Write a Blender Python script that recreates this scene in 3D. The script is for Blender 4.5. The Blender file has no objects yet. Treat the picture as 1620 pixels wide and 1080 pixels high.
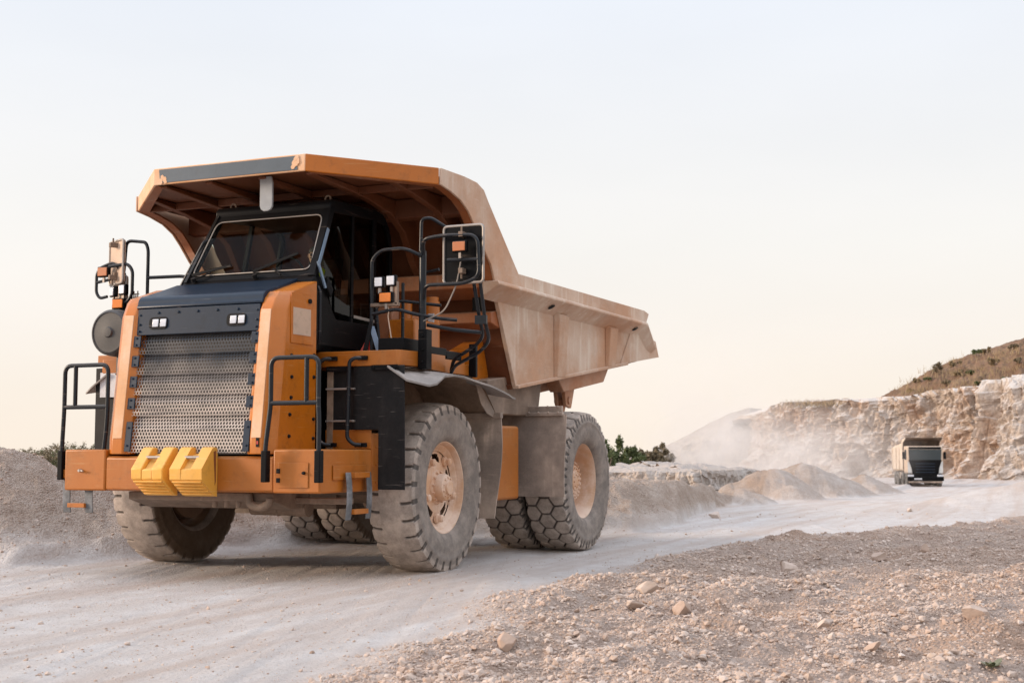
import bpy, bmesh, math, random
import numpy as np
from mathutils import Vector, Matrix
random.seed(7); rng = np.random.default_rng(11)
C = bpy.context.scene
COL = C.collection
R = math.radians
PI = math.pi

# ------------------------------------------------------------------ camera frame (metres, truck front axle at the origin, x forward)
CAM = np.array([14.704, 9.402, 1.448]); YAW = PI + R(23.591); PITCH = R(4.684); FPX = 2126.8
FW = np.array([math.cos(YAW), math.sin(YAW)]); RT = np.array([math.sin(YAW), -math.cos(YAW)])
HOR = 540 + FPX * math.tan(PITCH)
def uof(px): return (px - 810) / FPX * 1.0
def ab(a, u):                       # distance ahead of the viewpoint and sideways slope -> world x, y
    return CAM[0] + FW[0]*a + RT[0]*a*u, CAM[1] + FW[1]*a + RT[1]*a*u
def zof(py, a): return CAM[2] + (HOR - py) * a / FPX

# ------------------------------------------------------------------ numpy noise
def _hash(ix, iy, iz, s):
    h = (ix.astype(np.int64)*374761393 + iy.astype(np.int64)*668265263 + iz.astype(np.int64)*2147483647 + s*974711) & 0xffffffff
    h = ((h ^ (h >> 13)) * 1274126177) & 0xffffffff
    return ((h ^ (h >> 16)) & 0xffffff) / float(0xffffff)
def vnoise(x, y, z=None, s=0):
    x = np.asarray(x, float); y = np.asarray(y, float)
    z = np.zeros_like(x) if z is None else np.asarray(z, float)
    ix, iy, iz = np.floor(x), np.floor(y), np.floor(z)
    fx, fy, fz = x-ix, y-iy, z-iz
    fx = fx*fx*(3-2*fx); fy = fy*fy*(3-2*fy); fz = fz*fz*(3-2*fz)
    def h(a, b, c): return _hash(ix+a, iy+b, iz+c, s)
    r = 0
    for c in (0, 1):
        wz = fz if c else 1-fz
        r = r + wz*((h(0,0,c)*(1-fx)+h(1,0,c)*fx)*(1-fy) + (h(0,1,c)*(1-fx)+h(1,1,c)*fx)*fy)
    return r*2-1
def fbm(x, y, z=None, o=4, s=0, g=.5):
    t = 0; a = 1; n = 0; f = 1
    for i in range(o):
        t = t + a*vnoise(np.asarray(x)*f, np.asarray(y)*f, None if z is None else np.asarray(z)*f, s+i*17); n += a; a *= g; f *= 2.03
    return t/n
def ridged(x, y, z, o=3, s=0):
    t = 0; a = 1; n = 0; f = 1
    for i in range(o):
        t = t + a*(1-np.abs(vnoise(np.asarray(x)*f, np.asarray(y)*f, np.asarray(z)*f, s+i*31))*2); n += a; a *= .5; f *= 2.1
    return t/n
def sm(e0, e1, x):
    t = np.clip((x-e0)/(e1-e0), 0, 1); return t*t*(3-2*t)

# ------------------------------------------------------------------ objects
def tag(o, label=None, cat=None, group=None, kind=None):
    if label: o['label'] = label
    if cat: o['category'] = cat
    if group: o['group'] = group
    if kind: o['kind'] = kind
    return o
def empty(name, loc=(0,0,0), rz=0):
    o = bpy.data.objects.new(name, None); COL.objects.link(o); o.location = loc; o.rotation_euler = (0,0,rz)
    o.empty_display_size = .3
    return o
def link_mesh(name, me, mat, parent=None):
    o = bpy.data.objects.new(name, me); COL.objects.link(o)
    if mat: me.materials.append(mat)
    if parent: o.parent = parent
    return o
def np_mesh(name, V, F, mat, parent=None, smooth=True):
    V = np.asarray(V, np.float32).reshape(-1, 3); F = np.asarray(F, np.int32)
    me = bpy.data.meshes.new(name)
    k = F.shape[1]
    me.vertices.add(len(V)); me.vertices.foreach_set('co', V.ravel())
    me.loops.add(F.size); me.loops.foreach_set('vertex_index', F.ravel())
    me.polygons.add(len(F)); me.polygons.foreach_set('loop_start', np.arange(0, F.size, k, dtype=np.int32))
    me.update(calc_edges=True)
    me.polygons.foreach_set('use_smooth', np.full(len(F), smooth, bool))
    me.validate()
    return link_mesh(name, me, mat, parent)
def grid_faces(n, m, wrap=False):       # n rows by m columns
    i = np.arange(n-1)[:, None]; j = np.arange(m if wrap else m-1)[None, :]
    j2 = (j+1) % m
    return np.stack([(i*m+j), (i*m+j2), ((i+1)*m+j2), ((i+1)*m+j)], -1).reshape(-1, 4)

def fillet(pts, r):
    pts = [Vector(p) for p in pts]
    if r <= 0 or len(pts) < 3: return pts
    out = [pts[0]]
    for i in range(1, len(pts)-1):
        a, b, c = pts[i-1], pts[i], pts[i+1]
        d1 = (a-b); d2 = (c-b); l = min(r, d1.length*.45, d2.length*.45)
        p, q = b+d1.normalized()*l, b+d2.normalized()*l
        for k in range(6):
            t = k/5
            out.append(p*(1-t)**2 + b*2*t*(1-t) + q*t*t)
    out.append(pts[-1])
    return out
class MB:
    def __init__(s): s.v = []; s.f = []
    def add(s, vs, fs):
        n = len(s.v); s.v += [tuple(v) for v in vs]; s.f += [tuple(i+n for i in f) for f in fs]; return s
    def box(s, x0, x1, y0, y1, z0, z1):
        return s.add([(x,y,z) for x in (x0,x1) for y in (y0,y1) for z in (z0,z1)],
                     [(0,1,3,2),(4,6,7,5),(0,4,5,1),(2,3,7,6),(0,2,6,4),(1,5,7,3)])
    def prism(s, poly, vec):
        n = len(poly); p = [Vector(q) for q in poly]; v = Vector(vec)
        return s.add(p+[q+v for q in p], [tuple(range(n))[::-1], tuple(range(n, 2*n))] + [(i,(i+1)%n,n+(i+1)%n,n+i) for i in range(n)])
    def xz(s, poly, y0, y1): return s.prism([(x,y0,z) for x,z in poly], (0,y1-y0,0))
    def yz(s, poly, x0, x1): return s.prism([(x0,y,z) for y,z in poly], (x1-x0,0,0))
    def xy(s, poly, z0, z1): return s.prism([(x,y,z0) for x,y in poly], (0,0,z1-z0))
    def bar(s, p, q, w, h, up=(0,0,1)):
        p, q = Vector(p), Vector(q); d = (q-p).normalized(); u = Vector(up)
        if d.cross(u).length < 1e-3: u = Vector((1,0,0))
        a = d.cross(u).normalized(); b = a.cross(d)
        a = a*w/2; b = b*h/2
        return s.prism([p-a-b, p+a-b, p+a+b, p-a+b], q-p)
    def quad(s, pts, th):               # a plate from 4+ corners with a thickness along its normal
        p = [Vector(x) for x in pts]; n = (p[1]-p[0]).cross(p[2]-p[0]).normalized()*th
        return s.prism(p, n)
    def tube(s, pts, r, seg=10, fil=0):
        pts = fillet(pts, fil); n = len(pts); V = []; F = []
        t = (pts[1]-pts[0]).normalized(); u = t.orthogonal().normalized()
        for i, p in enumerate(pts):
            d = ((pts[min(i+1,n-1)]-pts[i]).normalized() + (pts[i]-pts[max(i-1,0)]).normalized())
            d = d.normalized() if d.length > 1e-6 else t
            u = (u - d*u.dot(d)); u = u.normalized() if u.length > 1e-6 else d.orthogonal().normalized()
            w = d.cross(u)
            for k in range(seg):
                a = 2*PI*k/seg; V.append(p + u*(r*math.cos(a)) + w*(r*math.sin(a)))
        for i in range(n-1):
            for k in range(seg):
                F.append((i*seg+k, i*seg+(k+1)%seg, (i+1)*seg+(k+1)%seg, (i+1)*seg+k))
        F.append(tuple(range(seg))[::-1]); F.append(tuple(range((n-1)*seg, n*seg)))
        return s.add(V, F)
    def rev(s, prof, o, ax, seg=32, cap=True):    # prof: (radius, height along the axis), open ends are capped
        o = Vector(o); d = Vector(ax).normalized(); u = d.orthogonal().normalized(); w = d.cross(u); V = []; F = []
        for r, h in prof:
            for k in range(seg):
                a = 2*PI*k/seg; V.append(o + d*h + u*(r*math.cos(a)) + w*(r*math.sin(a)))
        for i in range(len(prof)-1):
            for k in range(seg):
                F.append((i*seg+k, i*seg+(k+1)%seg, (i+1)*seg+(k+1)%seg, (i+1)*seg+k))
        if cap and prof[0][0] > 1e-4: F.append(tuple(range(seg))[::-1])
        if cap and prof[-1][0] > 1e-4: F.append(tuple(range((len(prof)-1)*seg, len(prof)*seg)))
        return s.add(V, F)
    def cyl(s, p, q, r, r2=None, seg=20):
        p, q = Vector(p), Vector(q); return s.rev([(r,0),(r if r2 is None else r2,(q-p).length)], p, q-p, seg)
    def ball(s, c, r, seg=16):
        r = r if hasattr(r, '__len__') else (r,r,r); V = []; F = []; m = seg//2
        for i in range(m+1):
            for k in range(seg):
                th = PI*i/m; ph = 2*PI*k/seg
                V.append((c[0]+r[0]*math.sin(th)*math.cos(ph), c[1]+r[1]*math.sin(th)*math.sin(ph), c[2]+r[2]*math.cos(th)))
        for i in range(m):
            for k in range(seg): F.append((i*seg+k, i*seg+(k+1)%seg, (i+1)*seg+(k+1)%seg, (i+1)*seg+k))
        return s.add(V, F)
    def each(s, name, mat, parent=None, bevel=0, ang=40, seg=2):      # every loose piece becomes an object of its own
        root = list(range(len(s.v)))
        def find(i):
            while root[i] != i: root[i] = root[root[i]]; i = root[i]
            return i
        for f in s.f:
            a = find(f[0])
            for q in f[1:]: root[find(q)] = a
        g = {}
        for f in s.f: g.setdefault(find(f[0]), []).append(f)
        out = []
        for fs in g.values():
            ids = sorted({i for f in fs for i in f}); m = {i: k for k, i in enumerate(ids)}
            b = MB(); b.v = [s.v[i] for i in ids]; b.f = [tuple(m[i] for i in f) for f in fs]
            out.append(b.build(name, mat, parent, bevel, ang, seg))
        return out
    def build(s, name, mat, parent=None, bevel=0, ang=40, seg=2, merge=True):
        me = bpy.data.meshes.new(name); me.from_pydata(s.v, [], s.f)
        bm = bmesh.new(); bm.from_mesh(me)
        if merge: bmesh.ops.remove_doubles(bm, verts=bm.verts, dist=1e-5)
        bmesh.ops.recalc_face_normals(bm, faces=bm.faces); bm.to_mesh(me); bm.free()
        me.polygons.foreach_set('use_smooth', np.ones(len(me.polygons), bool))
        me.set_sharp_from_angle(angle=R(ang))
        o = link_mesh(name, me, mat, parent)
        if bevel:
            b = o.modifiers.new('bevel', 'BEVEL'); b.width = bevel; b.segments = seg; b.limit_method = 'ANGLE'; b.angle_limit = R(35)
            b.harden_normals = False
        return o

# ------------------------------------------------------------------ materials
class NT:
    def __init__(s, name):
        s.m = bpy.data.materials.new(name); s.m.use_nodes = True; s.t = s.m.node_tree; s.t.nodes.clear()
        s.out = s.n('ShaderNodeOutputMaterial'); s.tc = s.n('ShaderNodeTexCoord')
    def n(s, ty, **k):
        x = s.t.nodes.new(ty)
        for a, b in k.items(): setattr(x, a, b)
        return x
    def l(s, a, b): s.t.links.new(a, b)
    def set(s, sock, v):
        if isinstance(v, bpy.types.NodeSocket): s.l(v, sock)
        else: sock.default_value = v
    def mapping(s, scale=(1,1,1), rot=(0,0,0), src='Object'):
        m = s.n('ShaderNodeMapping'); m.inputs['Scale'].default_value = scale; m.inputs['Rotation'].default_value = rot
        s.l(s.tc.outputs[src], m.inputs['Vector']); return m.outputs['Vector']
    def noise(s, scale, detail=6, rough=.55, vec=None, dist=0):
        x = s.n('ShaderNodeTexNoise'); x.inputs['Scale'].default_value = scale; x.inputs['Detail'].default_value = detail
        x.inputs['Roughness'].default_value = rough; x.inputs['Distortion'].default_value = dist
        s.l(vec if vec is not None else s.tc.outputs['Object'], x.inputs['Vector']); return x.outputs['Fac']
    def voro(s, scale, feature='F1', vec=None, out='Distance', rnd=1):
        x = s.n('ShaderNodeTexVoronoi'); x.feature = feature; x.inputs['Scale'].default_value = scale; x.inputs['Randomness'].default_value = rnd
        s.l(vec if vec is not None else s.tc.outputs['Object'], x.inputs['Vector']); return x.outputs[out]
    def ramp(s, v, a, b, lo=0, hi=1):
        x = s.n('ShaderNodeMapRange'); x.interpolation_type = 'SMOOTHSTEP'
        s.l(v, x.inputs['Value'])
        for k, q in zip(('From Min','From Max','To Min','To Max'), (a,b,lo,hi)): x.inputs[k].default_value = q
        return x.outputs['Result']
    def math(s, op, a, b=0, clamp=False):
        x = s.n('ShaderNodeMath'); x.operation = op; x.use_clamp = clamp
        s.set(x.inputs[0], a); s.set(x.inputs[1], b); return x.outputs[0]
    def mix(s, f, a, b, blend='MIX'):
        x = s.n('ShaderNodeMix'); x.data_type = 'RGBA'; x.blend_type = blend
        s.set(x.inputs[0], f)
        for i, q in ((6,a),(7,b)):
            if isinstance(q, tuple): q = (*q, 1) if len(q) == 3 else q
            s.set(x.inputs[i], q)
        return x.outputs[2]
    def attr(s, name, out='Fac'):
        x = s.n('ShaderNodeAttribute'); x.attribute_name = name; return x.outputs[out]
    def bump(s, h, strength=.3, dist=.01, nrm=None):
        x = s.n('ShaderNodeBump'); x.inputs['Strength'].default_value = strength; x.inputs['Distance'].default_value = dist
        s.l(h, x.inputs['Height'])
        if nrm is not None: s.l(nrm, x.inputs['Normal'])
        return x.outputs['Normal']
    def upness(s):
        g = s.n('ShaderNodeNewGeometry'); x = s.n('ShaderNodeSeparateXYZ'); s.l(g.outputs['Normal'], x.inputs[0]); return x.outputs['Z']
    def sep(s, src='Object'):
        x = s.n('ShaderNodeSeparateXYZ'); s.l(s.tc.outputs[src], x.inputs[0]); return x.outputs
    def bsdf(s, col, rough=.6, metal=0, spec=.5, normal=None, coat=0):
        b = s.n('ShaderNodeBsdfPrincipled')
        s.set(b.inputs['Base Color'], (*col,1) if isinstance(col, tuple) else col); s.set(b.inputs['Roughness'], rough)
        s.set(b.inputs['Metallic'], metal); b.inputs['Specular IOR Level'].default_value = spec; b.inputs['Coat Weight'].default_value = coat
        b.inputs['Coat Roughness'].default_value = .15
        if normal is not None: s.l(normal, b.inputs['Normal'])
        s.l(b.outputs[0], s.out.inputs['Surface']); return b

DUST = (.50, .37, .285)
def painted(name, base, rough=.4, dust=.2, up=.6, dcol=DUST, spec=.5, scale=2.2, streak=.3, metal=0, coat=0, chips=None, bump=.15, grime=.5):
    t = NT(name)
    n1 = t.noise(scale, 8, .62)
    n2 = t.noise(1.0, 6, .6, t.mapping((9, 9, .7)))
    n3 = t.noise(38, 4, .6)
    f = t.math('ADD', t.ramp(n1, .35, .75, dust*.35, dust*1.25), t.math('MULTIPLY', t.math('MULTIPLY', t.ramp(n2, .5, .72), t.ramp(n1, .42, .62)), streak*(.25+dust)))
    f = t.math('ADD', f, t.math('MULTIPLY', t.ramp(t.upness(), .25, .95), up))
    f = t.math('ADD', f, t.math('MULTIPLY', t.math('SUBTRACT', n3, .5), .22*min(1, dust*2+.15)), True)
    var = t.mix(t.ramp(t.noise(.9, 3), .3, .7), base, tuple(min(1, c*.8) for c in base))
    gr_ = t.math('MULTIPLY', t.ramp(t.noise(5.5, 10, .72), .50, .72), grime); var = t.mix(gr_, var, tuple(c*.42 for c in base)); sc = t.noise(1, 3, .5, t.mapping((2.5, 2.5, 60), (.2, .5, 0))); var = t.mix(t.math('MULTIPLY', t.ramp(sc, .66, .70), grime*.55), var, dcol)
    col = t.mix(f, var, dcol)
    if chips:
        c = t.math('MULTIPLY', t.ramp(t.noise(11, 10, .75), .655, .69), .8); col = t.mix(c, col, chips)
    r = t.math('ADD', rough, t.math('MULTIPLY', f, .75-rough), True)
    h = t.math('ADD', t.math('MULTIPLY', n3, .4), t.math('MULTIPLY', n1, .6))
    t.bsdf(col, r, metal, spec, t.bump(h, bump, .006), coat)
    return t.m
M = {}
M['orange'] = painted('orange_paint', (.51,.138,.002), .36, .04, .10, coat=.15, dcol=(.55,.31,.12), chips=(.13,.07,.035))
M['orange_dusty'] = painted('dusty_orange_paint', (.42,.115,.003), .44, .11, .16, scale=1.4, dcol=(.50,.29,.12), chips=(.16,.09,.05))
M['body'] = painted('body_paint', (.34,.085,.008), .55, .2, .4, scale=1.0, streak=.7)
M['body_side'] = painted('dust_coated_body_paint', (.46,.185,.06), .6, .70, .3, scale=.8, streak=.55, dcol=(.65,.53,.425))
M['body_low'] = painted('dusty_floor_beam_paint', (.46,.15,.03), .6, .5, .3, scale=1.2, dcol=(.58,.42,.32))
M['body_in'] = painted('shade_darkened_underside', (.15,.037,.006), .6, .12, .3, scale=1.6, dcol=(.28,.18,.12))  # orange darkened so the shade below the canopy sits in the colour
M['frame_edge'] = painted('dusty_sunlit_edge_paint', (.64,.27,.07), .5, .72, .3, scale=1.2, dcol=(.74,.53,.38))  # dust made paler to put sunlight into the colour of lit edges
M['navy'] = painted('navy_black_paint', (.012,.024,.045), .36, .0, .03, spec=.3, coat=0, streak=.03, dcol=(.12,.13,.15))
M['black'] = painted('black_paint', (.005,.005,.006), .42, .0, .05, streak=.03, dcol=(.16,.12,.10), spec=.11)
M['black_dusty'] = painted('scuffed_black_rubber', (.005,.005,.006), .6, .03, .2, streak=.08, scale=4, dcol=(.3,.25,.22), spec=.25)
M['tube'] = painted('black_tube_paint', (.010,.013,.018), .33, .0, .10, streak=.04, spec=.3)
M['rubber_sheet'] = painted('dusty_rubber_sheet', (.15,.135,.125), .7, .6, .3, dcol=(.46,.40,.36), scale=1.8, streak=.5)
M['flap'] = painted('dusty_mud_flap', (.10,.08,.07), .7, .78, .3, dcol=(.58,.45,.36), scale=1.3, streak=.5)
M['fender_in'] = painted('mud_caked_fender', (.20,.135,.09), .9, .5, .2, dcol=(.36,.25,.18), scale=7, bump=1.6)
M['chassis'] = painted('dusty_chassis', (.11,.07,.045), .7, .5, .4, dcol=(.36,.26,.195))
M['block'] = painted('yellow_plastic', (.86,.42,.05), .48, .12, .2, dcol=(.78,.52,.28), streak=.3)
M['metal'] = painted('bare_steel', (.36,.34,.32), .45, .25, .2, metal=.6)
M['rim'] = painted('dusty_rim', (.56,.27,.11), .7, .78, .3, dcol=(.74,.56,.44), scale=3)
M['rust'] = painted('rust_stain', (.22,.06,.015), .8, .2, .1, dcol=(.45,.18,.05), scale=6)
M['weed'] = painted('weed_leaf', (.05,.085,.03), .6, .2, .1)
M['rim_in'] = painted('shade_darkened_rim', (.16,.085,.045), .7, .4, .2, dcol=(.26,.17,.11))  # darker rusty copy of the rim paint with the inner side's shade put in
M['blue_plate'] = painted('slate_blue_paint', (.052,.078,.105), .5, .22, .15, dcol=(.13,.15,.165), streak=.2)
M['deflector'] = painted('grey_rubber_flap', (.26,.27,.28), .7, .6, .2, dcol=(.42,.43,.44))
M['steel_step'] = painted('scuffed_step_strap', (.05,.055,.06), .6, .5, .3, dcol=(.33,.33,.34), scale=8)
M['pale_tan'] = painted('decal_and_sunlit_back', (.60,.42,.30), .6, .3, 0)  # decal tan, also the sunlit tone of the right mirror housings
M['paper'] = painted('white_board', (.66,.66,.68), .6, .1, 0, dcol=(.5,.48,.46))
M['dark'] = painted('dark_interior', (.008,.008,.009), .7, .0, .03, streak=.02, spec=.2)
M['radiator'] = painted('radiator_core', (.035,.03,.028), .8, .25, .1, dcol=(.2,.16,.13))
M['drum'] = painted('air_cleaner_plastic', (.028,.028,.030), .5, .14, .2, dcol=(.2,.18,.165), streak=.1)
M['red'] = painted('red_plastic', (.45,.02,.015), .4, .08, .1)
M['steel_blue'] = painted('pale_blue_steel', (.16,.25,.36), .4, .1, .1)
def grille_mat():
    t = NT('perforated_grille_steel'); z = t.sep()[2]
    n = t.noise(2.2, 6, .6); n2 = t.noise(1, 5, .6, t.mapping((.5,1.2,14)))
    f = t.math('ADD', t.ramp(z, 2.66, 1.80), t.math('MULTIPLY', t.math('SUBTRACT', n, .5), .9), True)
    f = t.math('MULTIPLY', f, t.ramp(n2, .3, .55, .55, 1))
    t.bsdf(t.mix(f, (.03,.04,.055), (.62,.53,.46)), .55, .1); return t.m
M['grille'] = grille_mat()
def rubber(name, dustc, amt):
    t = NT(name); n = t.noise(5, 9, .68); n3 = t.noise(45, 4, .6)
    f = t.math('ADD', t.ramp(n, .3, .7, amt*.6, amt*1.2), t.math('MULTIPLY', t.math('SUBTRACT', n3, .5), .35), True)
    g = t.attr('groove'); f = t.math('MULTIPLY', f, t.ramp(g, 0, 1, 1, .25))
    f = t.math('MULTIPLY', f, t.ramp(t.attr('wall'), 0, 1, 1, .58))
    inner_shade = t.math('MULTIPLY', t.attr('inner'), t.ramp(n, .2, .8, 1, .75)); t.bsdf(t.mix(inner_shade, t.mix(f, (.035,.032,.03), dustc), (.10,.062,.036)), .8, 0, .3, t.bump(n3, .4, .006)); return t.m  # inner sidewalls turned dark brown, underbody shade put into the colour
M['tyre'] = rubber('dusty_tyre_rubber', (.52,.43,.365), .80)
def lamp_mat():
    t = NT('lamp_lens'); v = t.voro(60, rnd=0); t.bsdf(t.mix(t.ramp(v, .2, .6), (.8,.8,.82), (.55,.56,.6)), .12, 0, .6, coat=.6); return t.m
M['lens'] = lamp_mat()
def amber_mat():
    t = NT('amber_lens'); v = t.noise(30, 3); b = t.bsdf(t.mix(v, (.80,.22,.012), (.62,.15,.01)), .25, 0, .5, coat=.5); return t.m
M['amber'] = amber_mat()
def amber_dull():
    t = NT('dusty_amber_lens'); v = t.noise(14, 5); t.bsdf(t.mix(v, (.50,.13,.03), (.40,.17,.08)), .5); return t.m
M['amber_dull'] = amber_dull()
def glass(name, tint, ior=1.5):
    t = NT(name); lw = t.n('ShaderNodeLayerWeight'); lw.inputs['Blend'].default_value = .5; f0 = ((ior-1)/(ior+1))**2
    fr = t.math('ADD', t.math('MULTIPLY', t.math('POWER', lw.outputs['Facing'], 5.0), 1-f0), f0, True)
    tr = t.n('ShaderNodeBsdfTransparent'); tr.inputs[0].default_value = (*tint, 1)
    gl = t.n('ShaderNodeBsdfGlossy'); gl.inputs['Roughness'].default_value = .015
    mx = t.n('ShaderNodeMixShader'); t.l(fr, mx.inputs[0]); t.l(tr.outputs[0], mx.inputs[1]); t.l(gl.outputs[0], mx.inputs[2])
    t.l(mx.outputs[0], t.out.inputs['Surface']); return t.m
M['glass'] = glass('tinted_cab_glass', (.72,.76,.70), 1.22)
M['glass_side'] = glass('dark_side_glass', (.10,.10,.09), 1.28)
def mirror_mat():
    t = NT('mirror_glass'); t.bsdf((.75,.75,.75), .05, 1); return t.m
M['mirror'] = mirror_mat()

# ------------------------------------------------------------------ terrain functions
def interp(px, xs, ys): return np.interp(px, xs, ys)
def base_edge(px):      # how far ahead the far edge of the haul road lies
    return interp(px, [-2000,-300,0,200,400,600,800,1000,1070,1110,1180,1250,1330,1400,1450,1520,1620,1800,4000],
                      [17,17,17.2,18.3,20.6,22.4,23.2,24.0,26.5,33,44,54,65,74,100,112,104,92,80])
def crest_h(px):
    return interp(px, [-2000,-200,0,40,64,80,100,150,250,400,700,972,1060,1110,1150,4000],
                      [1.24,1.24,1.24,1.20,1.16,1.04,.94,.84,.84,.78,.74,.74,.62,.42,.18,0])
def near_edge(px):      # the gravel bank on the viewer's side ends here
    return interp(px, [-3000,0,200,380,600,850,1000,1120,1230,1380,1500,1620,1800,4000],
                      [3,5.5,7.2,8.6,11.2,14.8,18.2,21.5,24,26,27.5,30,33,36])
HEAPS = [(1130,812,36,1.0),(1170,776,42,1.5),(1213,743,50,2.2),(1238,757,51,1.6),(1266,735,57,2.4),(1296,748,62,2.2),(1330,757,67,1.9),
         (1362,754,71,1.9),(1385,768,73,1.4),(1190,790,40,1.0),(1150,786,46,1.4),(1250,770,48,1.3),(1088,806,33,.9),(1310,772,60,1.5)]
def terrain(x, y):
    dx, dy = x-CAM[0], y-CAM[1]
    a = dx*FW[0]+dy*FW[1]; b = dx*RT[0]+dy*RT[1]
    r = np.hypot(dx, dy); ahead = np.where(a > .3, a, .3)
    u = np.clip(b/ahead, -1.2, 1.2); px = 810+u*FPX
    px = np.where(a > .3, px, np.where(b > 0, 3500, -1500))
    z = -1.0*sm(24, 95, a) - .45*sm(95, 220, a) - 2.5*sm(220, 900, r)
    # the bank beyond the road
    e = base_edge(px) + .9*fbm(x*.35, y*.35, o=3, s=3); h = crest_h(px)
    n2 = fbm(x*.55, y*.55, o=4, s=9)
    d = a-e
    berm = h*(sm(-.2, 3.6, d)**.9)*(1-.75*sm(4.5, 16, d))*(1+.13*n2)
    terr = .16*sm(.15,.55,d+.35*fbm(x*1.1,y*1.1,o=3,s=61))*(h > .3)
    z = z + np.where(a > 4, berm+terr*(1-sm(4,9,d)), 0)
    # windrow heaps along the road
    zz = np.full_like(z, -9.)
    for (hx, hy, ha, w) in HEAPS:
        X, Y = ab(ha, (hx-810)/FPX); zp = zof(hy-5, ha); g0 = -1.0*sm(24, 95, np.array(ha))
        q = np.hypot(x-X, y-Y); nn = 1+.34*fbm(x*.8+hx, y*.8, o=4, s=21)
        hh = (zp-g0)
        zz = np.maximum(zz, g0+hh*(1.12-q*nn/(hh*1.75)) - .12*hh*np.exp(-(q/.35)**2))
    far_heap = np.where((zz > z) & (a > 30), zz, z)
    heapm = .6*sm(-.05, .12, far_heap-z)*(a > 30); z = far_heap
    # gravel bank on the near side
    g = near_edge(px) + 1.1*fbm(x*.4, y*.4, o=3, s=5)
    mask = sm(-.1, 3.0, g-.7-a+.9*fbm(x*1.3, y*1.3, o=3, s=63))
    mask = np.where(a < .3, 1, mask)
    lump = fbm(x*.5, y*.5, o=4, s=31); lump2 = fbm(x*2.1, y*2.1, o=3, s=33)
    z = z + mask*(.13 + .16*lump + .12*lump2 + .055*np.maximum(fbm(x*5, y*5, o=3, s=35), -.3))
    # low brown heap at the right end of the bank
    X, Y = ab(37, uof(1680)); q = np.hypot(x-X, y-Y); z = z + .75*np.exp(-(q/3.0)**2)*(1+.3*lump)
    X, Y = ab(13.5, uof(1070)); q = np.hypot(x-X, y-Y); z = z + .17*np.exp(-(q/.33)**2)
    # general roughness
    bank = np.maximum(np.clip(sm(0, 1.2, d), 0, 1)*(1-sm(74,84,a)*sm(1300,1400,px)*(1-.7*sm(130,200,a))), heapm)
    z = z + (.13*fbm(x*1.5, y*1.5, o=4, s=41)+.085*np.maximum(fbm(x*4.5, y*4.5, o=3, s=43),-.2))*bank*(1-sm(60, 140, r))
    road = (1-mask)*(1-bank)
    rut = fbm((x*.35-y*.94)*1.6, (x*.94+y*.35)*.10, o=3, s=51)
    z = z + road*((.03*rut+.012*np.abs(fbm((x*.35-y*.94)*5, (x*.94+y*.35)*.25, o=2, s=55)))*sm(0,1,np.where(a>0,1,0)))
    return z, road, mask, bank
def T(x, y): return float(terrain(np.array([float(x)]), np.array([float(y)]))[0][0])
def ground_at(px, py, amax=200):
    u = uof(px); a = np.geomspace(6, amax, 3000); x, y = ab(a, u); z = terrain(x, y)[0]
    yy = HOR + (CAM[2]-z)*FPX/a
    k = np.where(yy <= py)[0]; i = k[0] if len(k) else len(a)-1
    return float(x[i]), float(y[i]), float(z[i]), float(a[i])

def soil_mat():
    t = NT('quarry_soil')
    road, gr, ber = t.attr('road'), t.attr('gravel'), t.attr('bank')
    big = t.noise(.35, 6, .6); mid = t.noise(2.5, 8, .65); fine = t.noise(22, 8, .7); vf = t.noise(110, 4, .7)
    stripe = t.noise(1, 6, .6, t.mapping((.10,1.5,1), (0,0,R(-20))))
    croad = t.mix(t.ramp(mid, .3, .72), (.545,.49,.455), (.635,.595,.57))
    croad = t.mix(t.ramp(stripe, .42, .66), croad, (.51,.425,.375))
    cgr = t.mix(t.ramp(mid, .3, .7), (.45,.325,.26), (.585,.47,.40)); cgr = t.mix(t.ramp(big, .45, .7), cgr, (.50,.33,.235))
    cb = t.mix(t.ramp(mid, .32, .7), (.44,.335,.265), (.59,.485,.41)); cb = t.mix(t.ramp(big, .5, .72), cb, (.46,.335,.255))
    col = t.mix(gr, t.mix(ber, croad, cb), cgr)
    col = t.mix(t.math('MULTIPLY', t.ramp(fine, .25, .75, .6, 0), t.math('ADD', .25, t.math('MULTIPLY', t.math('SUBTRACT', 1, road), .75))), col, (.25,.18,.14), 'MIX')
    v = t.voro(34); v2 = t.voro(13)
    h = t.math('ADD', t.math('MULTIPLY', fine, .7), t.math('MULTIPLY', vf, .25))
    rough_amt = t.math('ADD', t.math('MULTIPLY', road, -.82), 1, True)
    st = t.math('MULTIPLY', t.math('ADD', t.math('SUBTRACT', .6, v), t.math('MULTIPLY', t.math('SUBTRACT', .5, v2), .8)), rough_amt)
    h = t.math('ADD', h, st)
    t.bsdf(col, .95, 0, .15, t.bump(h, .9, .05)); return t.m
M['soil'] = soil_mat()
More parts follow.
